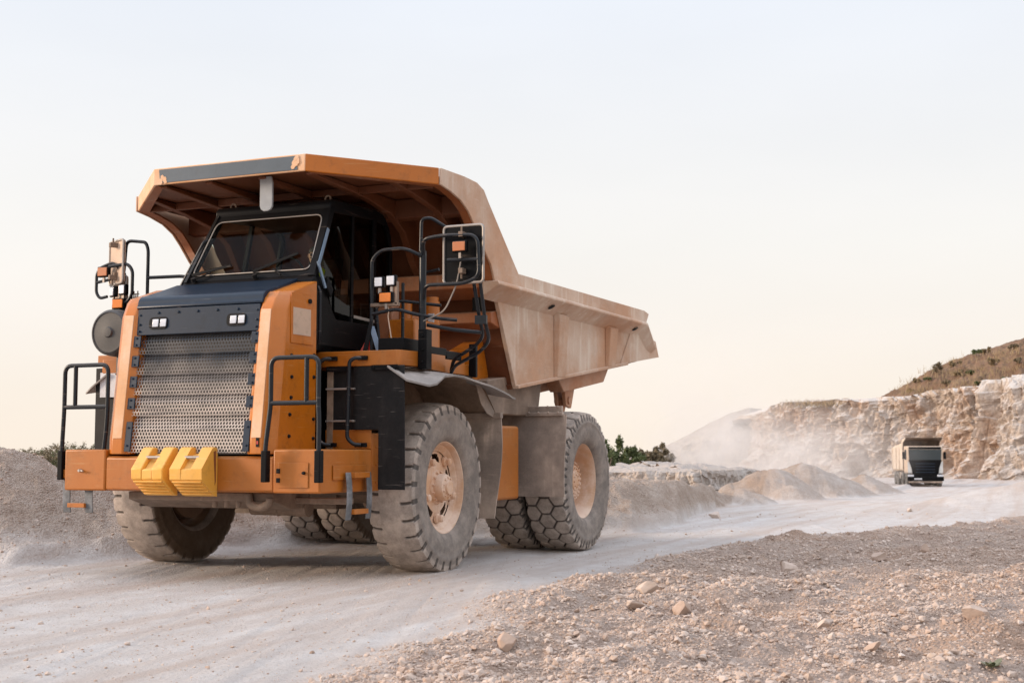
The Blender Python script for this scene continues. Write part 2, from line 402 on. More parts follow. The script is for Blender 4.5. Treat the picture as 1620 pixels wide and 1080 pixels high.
def build_ground():
    r = np.concatenate([np.geomspace(.6, 5.5, 40), np.geomspace(5.6, 34, 560)[:], np.geomspace(34.3, 130, 300), np.geomspace(132, 4000, 70)])
    th = np.concatenate([np.linspace(-180, -29, 60)[:-1], np.linspace(-29, 29, 1100), np.linspace(29, 180, 60)[1:-1]])
    th = np.radians(th)
    rr, tt = np.meshgrid(r, th, indexing='ij')
    x = CAM[0] + rr*(np.cos(tt)*FW[0] + np.sin(tt)*RT[0]); y = CAM[1] + rr*(np.cos(tt)*FW[1] + np.sin(tt)*RT[1])
    z, ro, gm, bk = terrain(x.ravel(), y.ravel())
    V = np.stack([x.ravel(), y.ravel(), z], -1); F = grid_faces(len(r), len(th), True)[:, ::-1]
    V = np.vstack([V, [[CAM[0], CAM[1], z[0]]]]); c = len(V)-1
    m = len(th)
    o = np_mesh('ground', V, F, M['soil'])
    for nm, d in (('road', ro), ('gravel', gm), ('bank', bk)):
        at = o.data.attributes.new(nm, 'FLOAT', 'POINT'); at.data.foreach_set('value', np.append(d, 0).astype(np.float32))
    tag(o, kind='structure'); return o
build_ground()

# ------------------------------------------------------------------ stones
def ico(sub):
    bm = bmesh.new(); bmesh.ops.create_icosphere(bm, subdivisions=sub, radius=1)
    V = np.array([v.co[:] for v in bm.verts]); F = np.array([[v.index for v in f.verts] for f in bm.faces]); bm.free(); return V, F
def stone_shape(sub, seed, cuts=9, lo=.42):
    V, F = ico(sub); s = np.random.default_rng(seed)
    d = V*(1+.14*fbm(V[:,0:1]*1.3+seed, V[:,1:2]*1.3, V[:,2:3]*1.3, o=2, s=seed))
    for k in range(cuts):                       # broken faces
        n = s.normal(size=3); n /= np.linalg.norm(n); c = lo+.35*s.random(); q = d@n
        d = d - np.outer(np.maximum(q-c, 0), n)*.97
    return d*np.array([1, .6+.35*s.random(), .5+.3*s.random()]), F
def rot_batch(n):
    q = rng.normal(size=(n,4)); q /= np.linalg.norm(q, axis=1)[:,None]; w,x,y,z = q.T
    return np.stack([1-2*(y*y+z*z),2*(x*y-z*w),2*(x*z+y*w),2*(x*y+z*w),1-2*(x*x+z*z),2*(y*z-x*w),2*(x*z-y*w),2*(y*z+x*w),1-2*(x*x+y*y)],-1).reshape(n,3,3)
def stone_mat():
    t = NT('limestone'); n = t.noise(9, 8, .65); v = t.attr('tone')
    col = t.mix(v, (.46,.325,.25), (.63,.525,.455)); col = t.mix(t.ramp(n, .35, .7, .5, 0), col, (.36,.27,.21))
    t.bsdf(col, .9, 0, .2, t.bump(t.noise(60, 6, .7), .5, .006)); return t.m
M['stone'] = stone_mat()
def scatter(name, P, S, mat, subs=(1,), kind='stuff'):
    Vs = []; Fs = []; Ts = []; off = 0; n = len(P)
    which = rng.integers(0, 8, n); Rm = rot_batch(n); tone = np.clip(rng.normal(.55, .28, n), 0, 1)
    for k in range(8):
        idx = np.where(which == k)[0]
        if not len(idx): continue
        sv, sf = stone_shape(subs[k % len(subs)], 100+k)
        W = np.einsum('nij,vj->nvi', Rm[idx], sv)*S[idx][:,None,None]; W[:,:,2] *= .8
        W = W + P[idx][:,None,:]
        Vs.append(W.reshape(-1,3)); Fs.append((sf[None]+(np.arange(len(idx))*len(sv))[:,None,None]).reshape(-1,3)+off); off += len(idx)*len(sv)
        Ts.append(np.repeat(tone[idx], len(sv)))
    o = np_mesh(name, np.vstack(Vs), np.vstack(Fs), mat, smooth=False)
    at = o.data.attributes.new('tone', 'FLOAT', 'POINT'); at.data.foreach_set('value', np.concatenate(Ts).astype(np.float32))
    return tag(o, kind=kind)
def gravel():
    n = 720000
    a = 6.5*(36/6.5)**rng.random(n); u = rng.uniform(-.5, .5, n); x, y = ab(a, u)
    z, ro, gm, bk = terrain(x, y)
    clump = fbm(x*.55, y*.55, o=3, s=71)*.5+.5+.35*fbm(x*2.2, y*2.2, o=2, s=73)
    dens = gm*np.clip(clump*2.0-.5, .14, 1)*1.0 + ro*.022 + bk*.28*(a < 32)
    keep = rng.random(n) < dens*np.clip(a/16, .35, 1)
    x, y, z, a, gm = x[keep], y[keep], z[keep], a[keep], gm[keep]
    s = .010*(1-rng.random(len(x)))**(-1/2.9); s = np.clip(s, .010, .052)*np.where(gm > .3, 1, .75)
    P = np.stack([x, y, z+s*.15], -1)
    o = scatter('gravel', P, s, M['stone'], (1,))
    tag(o, 'loose pale limestone gravel strewn over the bank beside the haul road', 'gravel')
    print('gravel stones', len(x))
gravel()
def rocks():
    L = [(1384,884,.20,.25,'orange brown rock on the crest of the gravel bank'),
         (1242,899,.17,.6,'flat buff rock half buried on the middle of the gravel bank'),
         (1003,957,.13,.8,'pale angular stone beside the reddish clod on the gravel bank'),
         (1022,935,.15,.7,'pale wedge shaped stone just behind the reddish clod'),
         (1075,966,.20,.15,'reddish earth clod standing up from the near gravel bank'),
         (802,1018,.12,.05,'dark grey stone at the lower edge of the gravel, near the road'),
         (1300,985,.10,.7,'rounded pale stone on the near gravel, below the flat buff rock'),
         (1530,968,.12,.4,'buff stone on the right of the gravel bank'),
         (1458,872,.13,.1,'dark grey lump near the far end of the gravel bank'),
         (1127,818,.24,.9,'smooth pale boulder at the foot of the windrow heap'),
         (1435,808,.16,.9,'lone pale stone lying on the haul road'),
         (1370,1022,.09,.2,'small reddish brown stone low on the near gravel')]
    for i, (px, py, s, tone, lab) in enumerate(L):
        x, y, z, a = ground_at(px, py)
        V, F = stone_shape(4, 300+i, 16, .34); V = V*1.25*(1+.07*fbm(V[:,0:1]*4, V[:,1:2]*4, V[:,2:3]*4, o=4, s=i))*s*.8
        o = np_mesh('rock', V, F, M['stone'], smooth=False); o.location = (x, y, z+s*.22); o.rotation_euler = (random.uniform(-.3,.3), random.uniform(-.3,.3), random.uniform(0,6))
        at = o.data.attributes.new('tone', 'FLOAT', 'POINT'); at.data.foreach_set('value', np.full(len(V), tone, np.float32))
        tag(o, lab, 'rock')
rocks()

# ------------------------------------------------------------------ quarry cliff, ledge, hill, mound
def rock_face_mat(name, c1, c2, c3, dark, upc=(.58,.525,.485)):
    t = NT(name)
    big = t.noise(.16, 6, .6); mid = t.noise(.7, 9, .68, t.mapping((1,1,.7))); fine = t.noise(4, 9, .72)
    vst = t.noise(.8, 6, .62, t.mapping((1,1,.22)))
    col = t.mix(t.ramp(mid, .35, .65), c1, c2); col = t.mix(t.ramp(big, .48, .66), col, c3); col = t.mix(t.ramp(vst, .52, .70, 0, .6), col, c3)
    crack = t.voro(.42, 'DISTANCE_TO_EDGE', t.mapping((1,1,.55)))
    col = t.mix(t.ramp(fine, .28, .6, .55, 0), col, dark)
    h = t.math('ADD', t.math('MULTIPLY', mid, 1.0), t.math('MULTIPLY', fine, .35)); h = t.math('ADD', h, t.math('MULTIPLY', t.ramp(crack, 0, .07), .25))
    up = t.math('MULTIPLY', t.ramp(t.upness(), .42, .75), t.ramp(fine, .2, .6, .55, 1)); col = t.mix(up, col, upc)
    t.bsdf(col, .95, 0, .15, t.bump(h, .9, .35)); return t.m
M['cliff'] = rock_face_mat('cliff_rock', (.45,.36,.29), (.56,.485,.43), (.45,.31,.225), (.16,.115,.09))
M['ledge'] = rock_face_mat('ledge_rock', (.50,.43,.375), (.60,.55,.51), (.52,.40,.31), (.25,.20,.17), (.45,.385,.34))
def curtain(name, path, mat, nu, nv, back, amp, blk, s, lean=.18, capnoise=.5, fs=1, heaps=()):
    # path rows: (px, distance ahead, base py-z, top z). A rough face that leans back and a cap that runs back behind it.
    P = np.array(path, float); t = np.linspace(0, 1, nu)
    seg = np.concatenate([[0], np.cumsum(np.hypot(np.diff(P[:,0]*P[:,1]/FPX), np.diff(P[:,1])))]); seg /= seg[-1]
    px, a, z0, z1 = (np.interp(t, seg, P[:,k]) for k in range(4))
    x, y = ab(a, uof(px)); tx, ty = np.gradient(x), np.gradient(y); ln = np.hypot(tx, ty)
    k = max(3, nu//40); ker = np.ones(k)/k
    def smt(q): return np.convolve(np.pad(q, k, mode='edge'), ker, 'same')[k:-k]
    nx, ny = smt(ty/ln), smt(-tx/ln); l2 = np.hypot(nx, ny); nx, ny = nx/l2, ny/l2
    sgn = np.sign(np.mean(nx*(CAM[0]-x)+ny*(CAM[1]-y))); nx, ny = nx*sgn, ny*sgn
    arc = np.concatenate([[0], np.cumsum(np.hypot(np.diff(x), np.diff(y)))])
    ncap = 60; V = []
    v = np.linspace(0, 1, nv)
    for j in range(nv+ncap):
        if j < nv:
            w = v[j]; z = z0+(z1-z0)*w; off = -lean*(z1-z0)*w
            fade = np.ones_like(z)
        else:
            w = (j-nv+1)/ncap; z = z1 + capnoise*fbm(arc*.16*fs, np.full(nu, w*back*.16*fs), o=4, s=s+5)*sm(0,.2,np.array(w)); off = -lean*(z1-z0)
            for (hp, hw, hh) in heaps:
                q_ = np.hypot((px-hp)/(hw*1.15), (w*back-3.0)/(hw*.075)); z = z + .62*hh*np.maximum(0, 1-q_)**.85*(1+.2*fbm(arc*.8, np.full(nu, w*back*.8), o=3, s=s+6))
            fade = np.full(nu, max(0, 1-w*3))
        q = arc*fs; zq = z; z = z*fs
        d = amp*1.0*fbm(q*.13, z*.05, o=3, s=s) + amp*1.15*ridged(q*.24, z*.045, z*0, 3, s+3) + amp*.35*fbm(q*.55, z*.4, o=4, s=s+7)
        cell = np.floor(q*blk+.9*fbm(q*.3, z*.5, o=2, s=s+11))*7.1 + np.floor(z*blk*.8+1.1*fbm(q*.4, z*.3, o=2, s=s+13))*3.3
        clf = ridged(q*.16+.8*fbm(q*.2,z*.25,o=2,s=s+29), z*.035, z*0, 2, s+27); d = d - amp*.75*sm(.62,.86,clf)*np.clip(1.2-.5*np.abs(fbm(q*.3,z*.3,o=2,s=s+37)),0,1)
        d = d + amp*.38*(_hash(cell*10, cell*3, cell*0, s)-.5) + amp*.34*ridged(q*1.2, z*.5, z*0, 3, s+17)
        if j < nv: d = d + .14*amp*fbm(q*2.6, z*2.6, o=3, s=s+19) + (1-w)**4*.25*(z1-z0)
        d = d*fade; z = zq; bk_ = back*w**1.5 if j >= nv else 0
        V.append(np.stack([x+nx*(off+d)+FW[0]*bk_, y+ny*(off+d)+FW[1]*bk_, z + (.18*amp*fbm(q*.9, z*.9, o=3, s=s+23) if 0 < j < nv else 0*z)], -1))
    V = np.array(V); F = grid_faces(nv+ncap, nu)
    return tag(np_mesh(name, V, F, mat, smooth=False), kind='structure')
def cz(py, a): return zof(py, a)
curtain('cliff', [(1222,205,-2,cz(668,205)),(1203,172,-2,cz(664,172)),(1206,156,-2,cz(655,156)),(1222,150,-2,cz(648,150)),(1260,146,-2,cz(636,146)),(1300,142,-2,cz(632,142)),
     (1350,136,-2,cz(635,136)),(1420,130,-2,cz(630,130)),(1480,125,-2,cz(624,125)),(1540,120,-2,cz(622,120)),(1580,116,-2,cz(618,116)),(1625,112,-2,cz(614,112)),
     (1760,104,-2,cz(604,104)),(2000,92,-2,cz(570,92)),(2400,80,-2,cz(560,80)),(3100,72,-2,cz(545,72)),(3900,74,-2,cz(540,74))], M['cliff'], 1350, 170, 30, 2.0, .55, 5, heaps=[(1336,26,.5),(1372,28,.7),(1405,24,.6),(1446,36,1.0),(1488,30,1.0),(1520,24,1.0),(1548,26,1.3),(1580,34,1.5),(1616,38,1.6),(1660,44,1.8),(1720,40,1.6)])
curtain('ledge', [(420,70,-1.6,-.6),(560,67,-1.6,.1),(700,65,-1.6,cz(752,65)),(880,64,-1.6,cz(747,64)),(968,64,-1.6,cz(748,64)),(1010,63,-1.6,cz(745,63)),(1060,62,-1.6,cz(747,62)),(1110,61,-1.6,cz(743,61)),(1160,62,-1.6,cz(744,62)),(1200,64,-1.6,cz(742,64)),(1260,66,-1.6,.2)],
     M['ledge'], 760, 60, 60, .42, 1.3, 15, .35, .35, fs=3.2)
def hill_surface(name, crest, foot, mat, nu, nv, amp, s, back=60):
    # foot: (px, a, z); crest: (px, a, z) matched along the same fractions
    Cr, Ft = np.array(crest, float), np.array(foot, float); t = np.linspace(0, 1, nu)
    def ev(Q): return [np.interp(t, np.linspace(0,1,len(Q)), Q[:,k]) for k in range(3)]
    cp, ca, cz_ = ev(Cr); fp, fa, fz = ev(Ft)
    cx, cy = ab(ca, uof(cp)); fx, fy = ab(fa, uof(fp)); V = []
    nb = 20
    for j in range(nv+nb):
        if j < nv:
            w = j/(nv-1); ww = w; x = fx+(cx-fx)*w; y = fy+(cy-fy)*w; z = fz+(cz_-fz)*(w**.9)
        else:
            w = (j-nv+1)/nb; dx, dy = cx-CAM[0], cy-CAM[1]; l = np.hypot(dx, dy); x = cx+dx/l*back*w; y = cy+dy/l*back*w; z = cz_-(cz_-fz)*.6*sm(0,1,np.array(w)); ww = 1-w
        z = z + amp*(fbm(x*.12, y*.12, o=5, s=s) + .35*ridged(x*.35, y*.35, z*0, 3, s+3) + .28*fbm(x*1.1, y*1.1, o=3, s=s+9))*np.sin(PI*min(1, .12+ww*.8))
        V.append(np.stack([x, y, z], -1))
    return tag(np_mesh(name, np.array(V), grid_faces(nv+nb, nu), mat), kind='structure')
def hill_mat(name, c1, c2, c3):
    t = NT(name); a = t.noise(.25, 8, .65); b = t.noise(1.6, 9, .7); g = t.noise(.5, 6, .6)
    col = t.mix(t.ramp(a, .35, .65), c1, c2); col = t.mix(t.ramp(g, .55, .68), col, c3); col = t.mix(t.ramp(b, .3, .6, .5, 0), col, (.13,.09,.06))
    t.bsdf(col, .95, 0, .1, t.bump(b, .9, .5)); return t.m
M['hill'] = hill_mat('brown_hill_soil', (.19,.11,.070), (.27,.17,.115), (.16,.105,.065))
M['mound'] = hill_mat('pale_mound_soil', (.42,.36,.31), (.50,.43,.37), (.36,.30,.24))
hill_surface('hill', [(1395,168,cz(632,168)),(1432,170,cz(612,170)),(1470,172,cz(590,172)),(1510,174,cz(574,174)),(1560,176,cz(554,176)),(1625,178,cz(534,178)),(1720,180,cz(505,180)),(1900,185,cz(480,185)),(2300,190,cz(480,190))],
     [(1390,146,5.2),(1420,142,5.5),(1450,140,5.6),(1490,136,5.6),(1540,132,5.8),(1620,126,6.0),(1750,120,6.4),(1950,112,7),(2400,105,7)], M['hill'], 520, 110, 2.0, 81)
hill_surface('mound', [(960,206,cz(742,206)),(1030,206,cz(716,206)),(1060,206,cz(700,206)),(1090,206,cz(686,206)),(1125,206,cz(668,206)),(1155,207,cz(654,207)),(1185,208,cz(646,208)),(1205,210,cz(648,210)),(1235,214,cz(664,214)),(1275,216,cz(690,216)),(1320,220,cz(700,220))],
     [(960,150,-2),(1030,150,-2),(1060,150,-2),(1090,150,-2),(1125,150,-2),(1155,152,-2),(1185,156,-2),(1215,160,-2),(1245,166,-2),(1275,172,-2),(1320,180,-2)], M['mound'], 260, 60, 1.2, 91)
#PART2
# ================================================================== the haul truck (all parts in the truck's own axes)
truck = tag(empty('haul_truck'), 'large orange dusty mining haul truck with black cab parked on the quarry road', 'haul truck')

# ---- tyres: a ring surface whose tread pattern is cut into the geometry
TR = 1.03
def tyre_mesh(name, pattern, width=.62):
    hw = width/2
    prof = [(-hw*.66,.545),(-hw*.80,.56),(-hw*.90,.605),(-hw*.915,.612),(-hw*.95,.64),(-hw*1.0,.71),(-hw*1.015,.78),(-hw*1.0,.845),(-hw*1.012,.85),(-hw*.99,.885),(-hw*.965,.925),(-hw*.95,.955),(-hw*.935,.985)]
    n_t = 74
    prof += [(-hw*.92+2*hw*.92*i/(n_t-1), 1.03-.030*abs(-1+2*i/(n_t-1))**2.6) for i in range(n_t)]
    prof += [(-w, r) for w, r in prof[:13][::-1]]
    W = np.array([p[0] for p in prof]); Rr = np.array([p[1] for p in prof]); NT_ = 900
    th = np.arange(NT_)/NT_*2*PI
    TH, WW = np.meshgrid(th, W, indexing='ij'); RR = np.broadcast_to(Rr, TH.shape).copy()
    S = TH*TR; circ = 2*PI*TR
    if pattern == 'lug':
        n = 30; p = circ/n
        side = np.sign(WW); ph = ((S/p + .5*(side > 0) + .10*np.sin(np.abs(WW)/hw*3))) % 1
        dd = np.abs(ph-.5)*p; aw = np.abs(WW)/hw
        gr = (1-sm(.010, .020, dd))*sm(.42, .47, aw)*(1-sm(.80,.84,aw)*0.0)
        gr = np.maximum(gr, (1-sm(.026, .040, dd))*sm(.86, .90, aw))
        gr = gr*(RR > .915)
        depth = .032*gr
    else:
        px_, py_ = .245, .330                       # hexagon blocks, staggered columns across the width
        px_ = circ/round(circ/px_)
        d = np.full(S.shape, 9.); d2 = np.full(S.shape, 9.); x = S; y = WW
        best = np.full(S.shape, 9.); sec = np.full(S.shape, 9.)
        for c in range(-2, 3):
            yc = c*py_*.62; o = .5*px_*(c % 2)
            k = np.round((x-o)/px_)
            for q in (-1, 0, 1):
                xc = (k+q)*px_+o
                dist = np.hypot(x-xc, y-yc)
                nb = np.minimum(best, dist); sec = np.where(dist < best, best, np.minimum(sec, dist)); best = nb
        edge = (sec-best)
        gr = (1-sm(.016, .036, edge))*(RR > .93)
        n = round(circ/px_)*2; ph = (S/(circ/n)) % 1; aw = np.abs(WW)/hw
        gr = np.maximum(gr, (1-sm(.014,.026, np.abs(ph-.5)*circ/n))*sm(.90,.93,aw)*(RR > .91))
        depth = .034*gr
    RR = RR-depth
    RR = RR + .003*fbm(S*9, WW*9, o=2, s=4)*(RR > .93)
    X = RR*np.cos(TH); Z = RR*np.sin(TH)
    V = np.stack([X, WW, Z], -1).reshape(-1,3); F = grid_faces(NT_, len(W))
    F = np.vstack([F, np.stack([(NT_-1)*len(W)+np.arange(len(W)-1), (NT_-1)*len(W)+np.arange(1,len(W)), np.arange(1,len(W)), np.arange(len(W)-1)], -1)])
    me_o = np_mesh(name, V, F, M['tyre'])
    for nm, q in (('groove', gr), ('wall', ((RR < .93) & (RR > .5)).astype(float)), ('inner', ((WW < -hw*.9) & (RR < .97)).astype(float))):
        at = me_o.data.attributes.new(nm, 'FLOAT', 'POINT'); at.data.foreach_set('value', q.ravel().astype(np.float32))
    me_o.data.set_sharp_from_angle(angle=R(50))
    return me_o
def rim_front(parent, mat=None):
    mat = mat or M['rim']
    b = MB(); Y = (0,1,0)
    b.rev([(.545,-.22),(.575,-.215),(.585,-.20),(.56,-.19),(.53,-.10),(.525,.10),(.56,.19),(.60,.215),(.598,.235),(.57,.242),(.545,.235),(.530,.205),(.515,.165),(.49,.155),(.47,.13)], (0,0,0), Y, 64, False)
    b.rev([(.47,.13),(.44,.115)], (0,0,0), Y, 64, False)
    # disc with hand holes
    ns, rs = 90, np.linspace(.21,.44,8); V = []; F = []
    for r in rs:
        for k in range(ns):
            a = 2*PI*k/ns; V.append((r*math.cos(a), .10+.035*sm(.44,.24,np.array(r)), r*math.sin(a)))
    for i in range(7):
        for k in range(ns):
            rm = (rs[i]+rs[i+1])/2; ang = ((k+.5)/ns*5) % 1
            da = (ang-.5)*2*PI/5*rm; dr = rm-.355
            if (da/.10)**2+(dr/.062)**2 < 1: continue
            F.append((i*ns+k, i*ns+(k+1)%ns, (i+1)*ns+(k+1)%ns, (i+1)*ns+k))
    b.add(V, F)
    for k in range(10):
        a = 2*PI*k/10+.2; b.cyl((.455*math.cos(a),.09,.455*math.sin(a)), (.455*math.cos(a),.125,.455*math.sin(a)), .028, .022, 8)
    rim = b.build('rim', mat, parent)
    h = MB(); h.rev([(.215,.05),(.215,.13),(.20,.155),(.165,.165),(.16,.25),(.15,.27),(.09,.285),(.085,.31),(.0,.315)], (0,0,0), Y, 40)
    for k in range(12):
        a = 2*PI*k/12; h.cyl((.185*math.cos(a),.15,.185*math.sin(a)), (.185*math.cos(a),.185,.185*math.sin(a)), .017, .015, 6)
    for k in range(10):
        a = 2*PI*k/10; h.cyl((.12*math.cos(a),.27,.12*math.sin(a)), (.12*math.cos(a),.295,.12*math.sin(a)), .013, .011, 6)
    h.build('hub', mat, parent)
    n = MB()
    for k in range(5):
        a = 2*PI*(k+.02)/5; c = (.375*math.cos(a), .12, .375*math.sin(a))
        n.rev([(.062,0),(.062,.03),(.045,.045),(.045,.085),(.03,.10),(0,.102)], c, Y, 14)
        n.bar((c[0]*.62,.10,c[2]*.62), (c[0]*1.12,.085,c[2]*1.12), .09, .03, (0,1,0))
    n.each('rim_clamp', mat, parent)
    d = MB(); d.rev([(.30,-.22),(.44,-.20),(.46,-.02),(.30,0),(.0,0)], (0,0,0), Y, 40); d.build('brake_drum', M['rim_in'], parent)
def rim_rear(parent, outer=True):
    b = MB(); Y = (0,1,0)
    b.rev([(.545,-.22),(.585,-.20),(.56,-.19),(.53,-.10),(.525,.10),(.56,.19),(.585,.205),(.575,.222),(.545,.224),(.52,.17),(.505,.10),(.49,-.06),(.46,-.14)], (0,0,0), Y, 64, False)
    b.rev([(.46,-.14),(.30,-.15),(.26,-.13)], (0,0,0), Y, 64, False)
    b.build('rim', M['rim'], parent)
    if outer:
        h = MB(); h.rev([(.30,-.16),(.30,.02),(.285,.045),(.24,.05),(.23,.085),(.15,.10),(.14,.115),(.0,.12)], (0,0,0), Y, 48)
        for k in range(24):
            a = 2*PI*k/24; h.cyl((.268*math.cos(a),.03,.268*math.sin(a)), (.268*math.cos(a),.085,.268*math.sin(a)), .021, .018, 6)
        for k in range(16):
            a = 2*PI*k/16; h.cyl((.19*math.cos(a),.08,.19*math.sin(a)), (.19*math.cos(a),.115,.19*math.sin(a)), .017, .015, 6)
        for k in range(8):
            a = 2*PI*k/8; h.cyl((.09*math.cos(a),.10,.09*math.sin(a)), (.09*math.cos(a),.135,.09*math.sin(a)), .014, .012, 6)
        h.build('hub', M['rim'], parent)
WL = 4.108
ty_l = tyre_mesh('tyre', 'lug'); ty_h = None
def wheel(x, y, side, proto, front, outer=True, turn=0, steer=0):
    e = empty('wheel', (x, y, TR-.012)); e.parent = truck
    e.rotation_euler = (0, turn, (0 if side > 0 else PI)+steer)
    t = proto if proto.parent is None else proto.copy()
    if t is not proto: COL.objects.link(t)
    t.parent = e
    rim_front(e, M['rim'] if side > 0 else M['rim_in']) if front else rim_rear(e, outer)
    return e
wheel(0, 1.85, 1, ty_l, True, turn=.35, steer=R(1.5)); wheel(0, -1.85, -1, ty_l, True, turn=.9, steer=R(1.5))
ty_h = tyre_mesh('tyre', 'hex', .635)
wheel(-WL, 2.115, 1, ty_h, False, True, .1); wheel(-WL, 1.42, 1, ty_h, False, False, .25)
wheel(-WL, -2.115, -1, ty_h, False, True, .5); wheel(-WL, -1.42, -1, ty_h, False, False, .8)

# ---- chassis and underside
b = MB()
for s in (1,-1):
    b.box(-6.0, 1.75, s*.50-.11, s*.50+.11, .98, 1.42)
b.box(1.2, 1.75, -.9, .9, 1.0, 1.36); b.box(-.35, .35, -1.25, 1.25, .92, 1.22)
b.build('chassis_frame', M['chassis'], truck, .02)
b = MB(); b.cyl((0,-1.5,TR-.05), (0,1.5,TR-.05), .17); b.box(-.22,.22,-.7,.7,.74,1.12)
for s in (1,-1): b.cyl((.02,s*1.38,.75), (-.1,s*1.30,1.9), .13); b.ball((0,s*1.45,TR-.05), (.26,.14,.28))
b.build('front_axle', M['chassis'], truck)
b = MB(); b.cyl((-WL,-1.8,TR), (-WL,1.8,TR), .24); b.ball((-WL,0,TR), (.48,.42,.44)); b.cyl((-WL,0,TR), (-1.0,0,1.15), .12)
b.build('rear_axle', M['chassis'], truck)
b = MB(); b.xz([(1.3,.99),(2.05,.99),(2.05,.90),(1.7,.80),(1.3,.80)], -1.0, 1.0)
b.box(1.5, 1.62, -1.02, 1.7, .86, .93)
for y in (.18,.34,.5): b.cyl((2.0,y,.90), (2.0,y,.82), .03)
b.build('skid_plate', M['chassis'], truck, .01)
b = MB(); b.cyl((1.35,.25,.80), (1.35,.86,.80), .09); b.cyl((1.35,.86,.80), (1.35,1.02,.80), .10); b.cyl((1.35,.6,.80), (1.35,.63,.80), .096)
b.build('underside_tank', M['chassis'], truck)
b = MB(); b.tube([(2.1,.70,.98),(2.1,.72,.86),(2.1,.86,.82),(2.1,.98,.88),(2.1,.98,.93)], .045, 10, .06); b.build('tow_hook', M['chassis'], truck)

b = MB(); b.box(-1.2, 1.95, -.78, .78, 1.25, 2.61); b.build('engine_housing', M['dark'], truck, .03)
b = MB(); b.xz([(-3.6,1.15),(-1.2,1.15),(-1.2,2.40),(-2.1,2.27),(-3.6,2.45)], -.8, .8); b.build('transmission_housing', M['chassis'], truck, .03)
# ---- bumper
BX = 2.284
b = MB(); b.xz([(1.55,1.02),(2.24,1.0),(BX,1.02),(BX,1.375),(2.25,1.40),(1.55,1.40)], -1.14, 1.14)
bumper = b.build('bumper', M['orange_dusty'], truck, .012)
for s in (1,-1):
    b = MB(); x0 = 1.18 if s > 0 else 1.35
    y0, y1 = (1.145, 1.745) if s > 0 else (-1.745, -1.145)
    b.box(x0, BX+.01, y0, y1, 1.0, 1.475)
    b.build('bumper_box', M['orange_dusty'], bumper, .022, seg=3)
b = MB(); b.box(BX+.012, BX+.02, 1.22, 1.60, 1.06, 1.33); h = b.build('hatch', M['orange_dusty'], bumper, .004)
b = MB(); b.cyl((BX+.02,1.55,1.22), (BX+.05,1.55,1.22), .02, .016, 10)
for z in (1.24,1.14): b.box(BX+.012, BX+.03, 1.20, 1.245, z-.025, z+.025)
b.each('hatch_latch', M['dark'], bumper, .003)
b = MB(); b.cyl((BX+.012,-1.50,1.23), (BX+.05,-1.50,1.23), .02, .016, 10); b.cyl((BX+.03,-1.5,1.23), (BX+.045,-1.44,1.225), .01)
b.build('hatch_latch', M['metal'], bumper)
b = MB(); b.box(1.02, 1.19, 1.60, 1.752, 1.0, 1.66); b.box(1.20, 1.21, 1.14, 1.75, 1.48, 1.70)
for z in (1.1,1.3,1.5): b.cyl((1.1,1.752,z), (1.1,1.765,z), .014)
b.build('bumper_side_plate', M['orange_dusty'], bumper, .006)
b = MB(); b.box(1.35, 2.05, 1.75, 1.762, 1.14, 1.30)
b.build('step_bracket', M['orange_dusty'], bumper, .004)
# rubber blocks on the bumper
for yc, rust in ((-.33,0),(.20,1)):
    b = MB(); y0, y1 = yc-.215, yc+.215; xb = BX+.004
    P = [(xb,1.49),(xb+.06,1.50),(xb+.10,1.485),(xb+.29,1.26),(xb+.285,1.145),(xb+.05,.965),(xb,.955)]
    # the body with the notch in its upper slope
    b.xz(P, y0, y0+.145); b.xz(P, y1-.145, y1)
    b.xz([(xb,1.43),(xb+.10,1.40),(xb+.215,1.27),(xb+.283,1.25),(xb+.283,1.145),(xb+.05,.965),(xb,.955)], y0+.145, y1-.145)
    o = b.build('bumper_block', M['block'], truck, .012, seg=3)
    g = MB()
    for k in range(5):
        t = k/4; p = Vector((xb+.262-.19*t, 0, 1.118-.135*t)); g.bar((p.x,y0+.02,p.z), (p.x,y1-.02,p.z), .022, .016, (1,0,1))
    g.build('rib', M['block'], o, .004)
    g = MB(); g.cyl((xb+.165,y0+.12,1.385), (xb+.165,y1-.12,1.385), .018); g.build('pin', M['metal'], o)
    if rust: 
        g = MB(); g.xz([(xb+.035,1.46),(xb+.075,1.45),(xb+.07,1.35),(xb+.055,1.22),(xb+.045,1.08),(xb+.03,1.12)], y1, y1+.003); g.build('rust_streak', M['rust'] if 'rust' in M else M['orange'], o)

# ---- hood, grille
GZ0, GZ1, GX0, GX1 = 1.43, 2.81, 2.286, 2.126
def gx(z): return GX0+(GX1-GX0)*(z-GZ0)/(GZ1-GZ0)
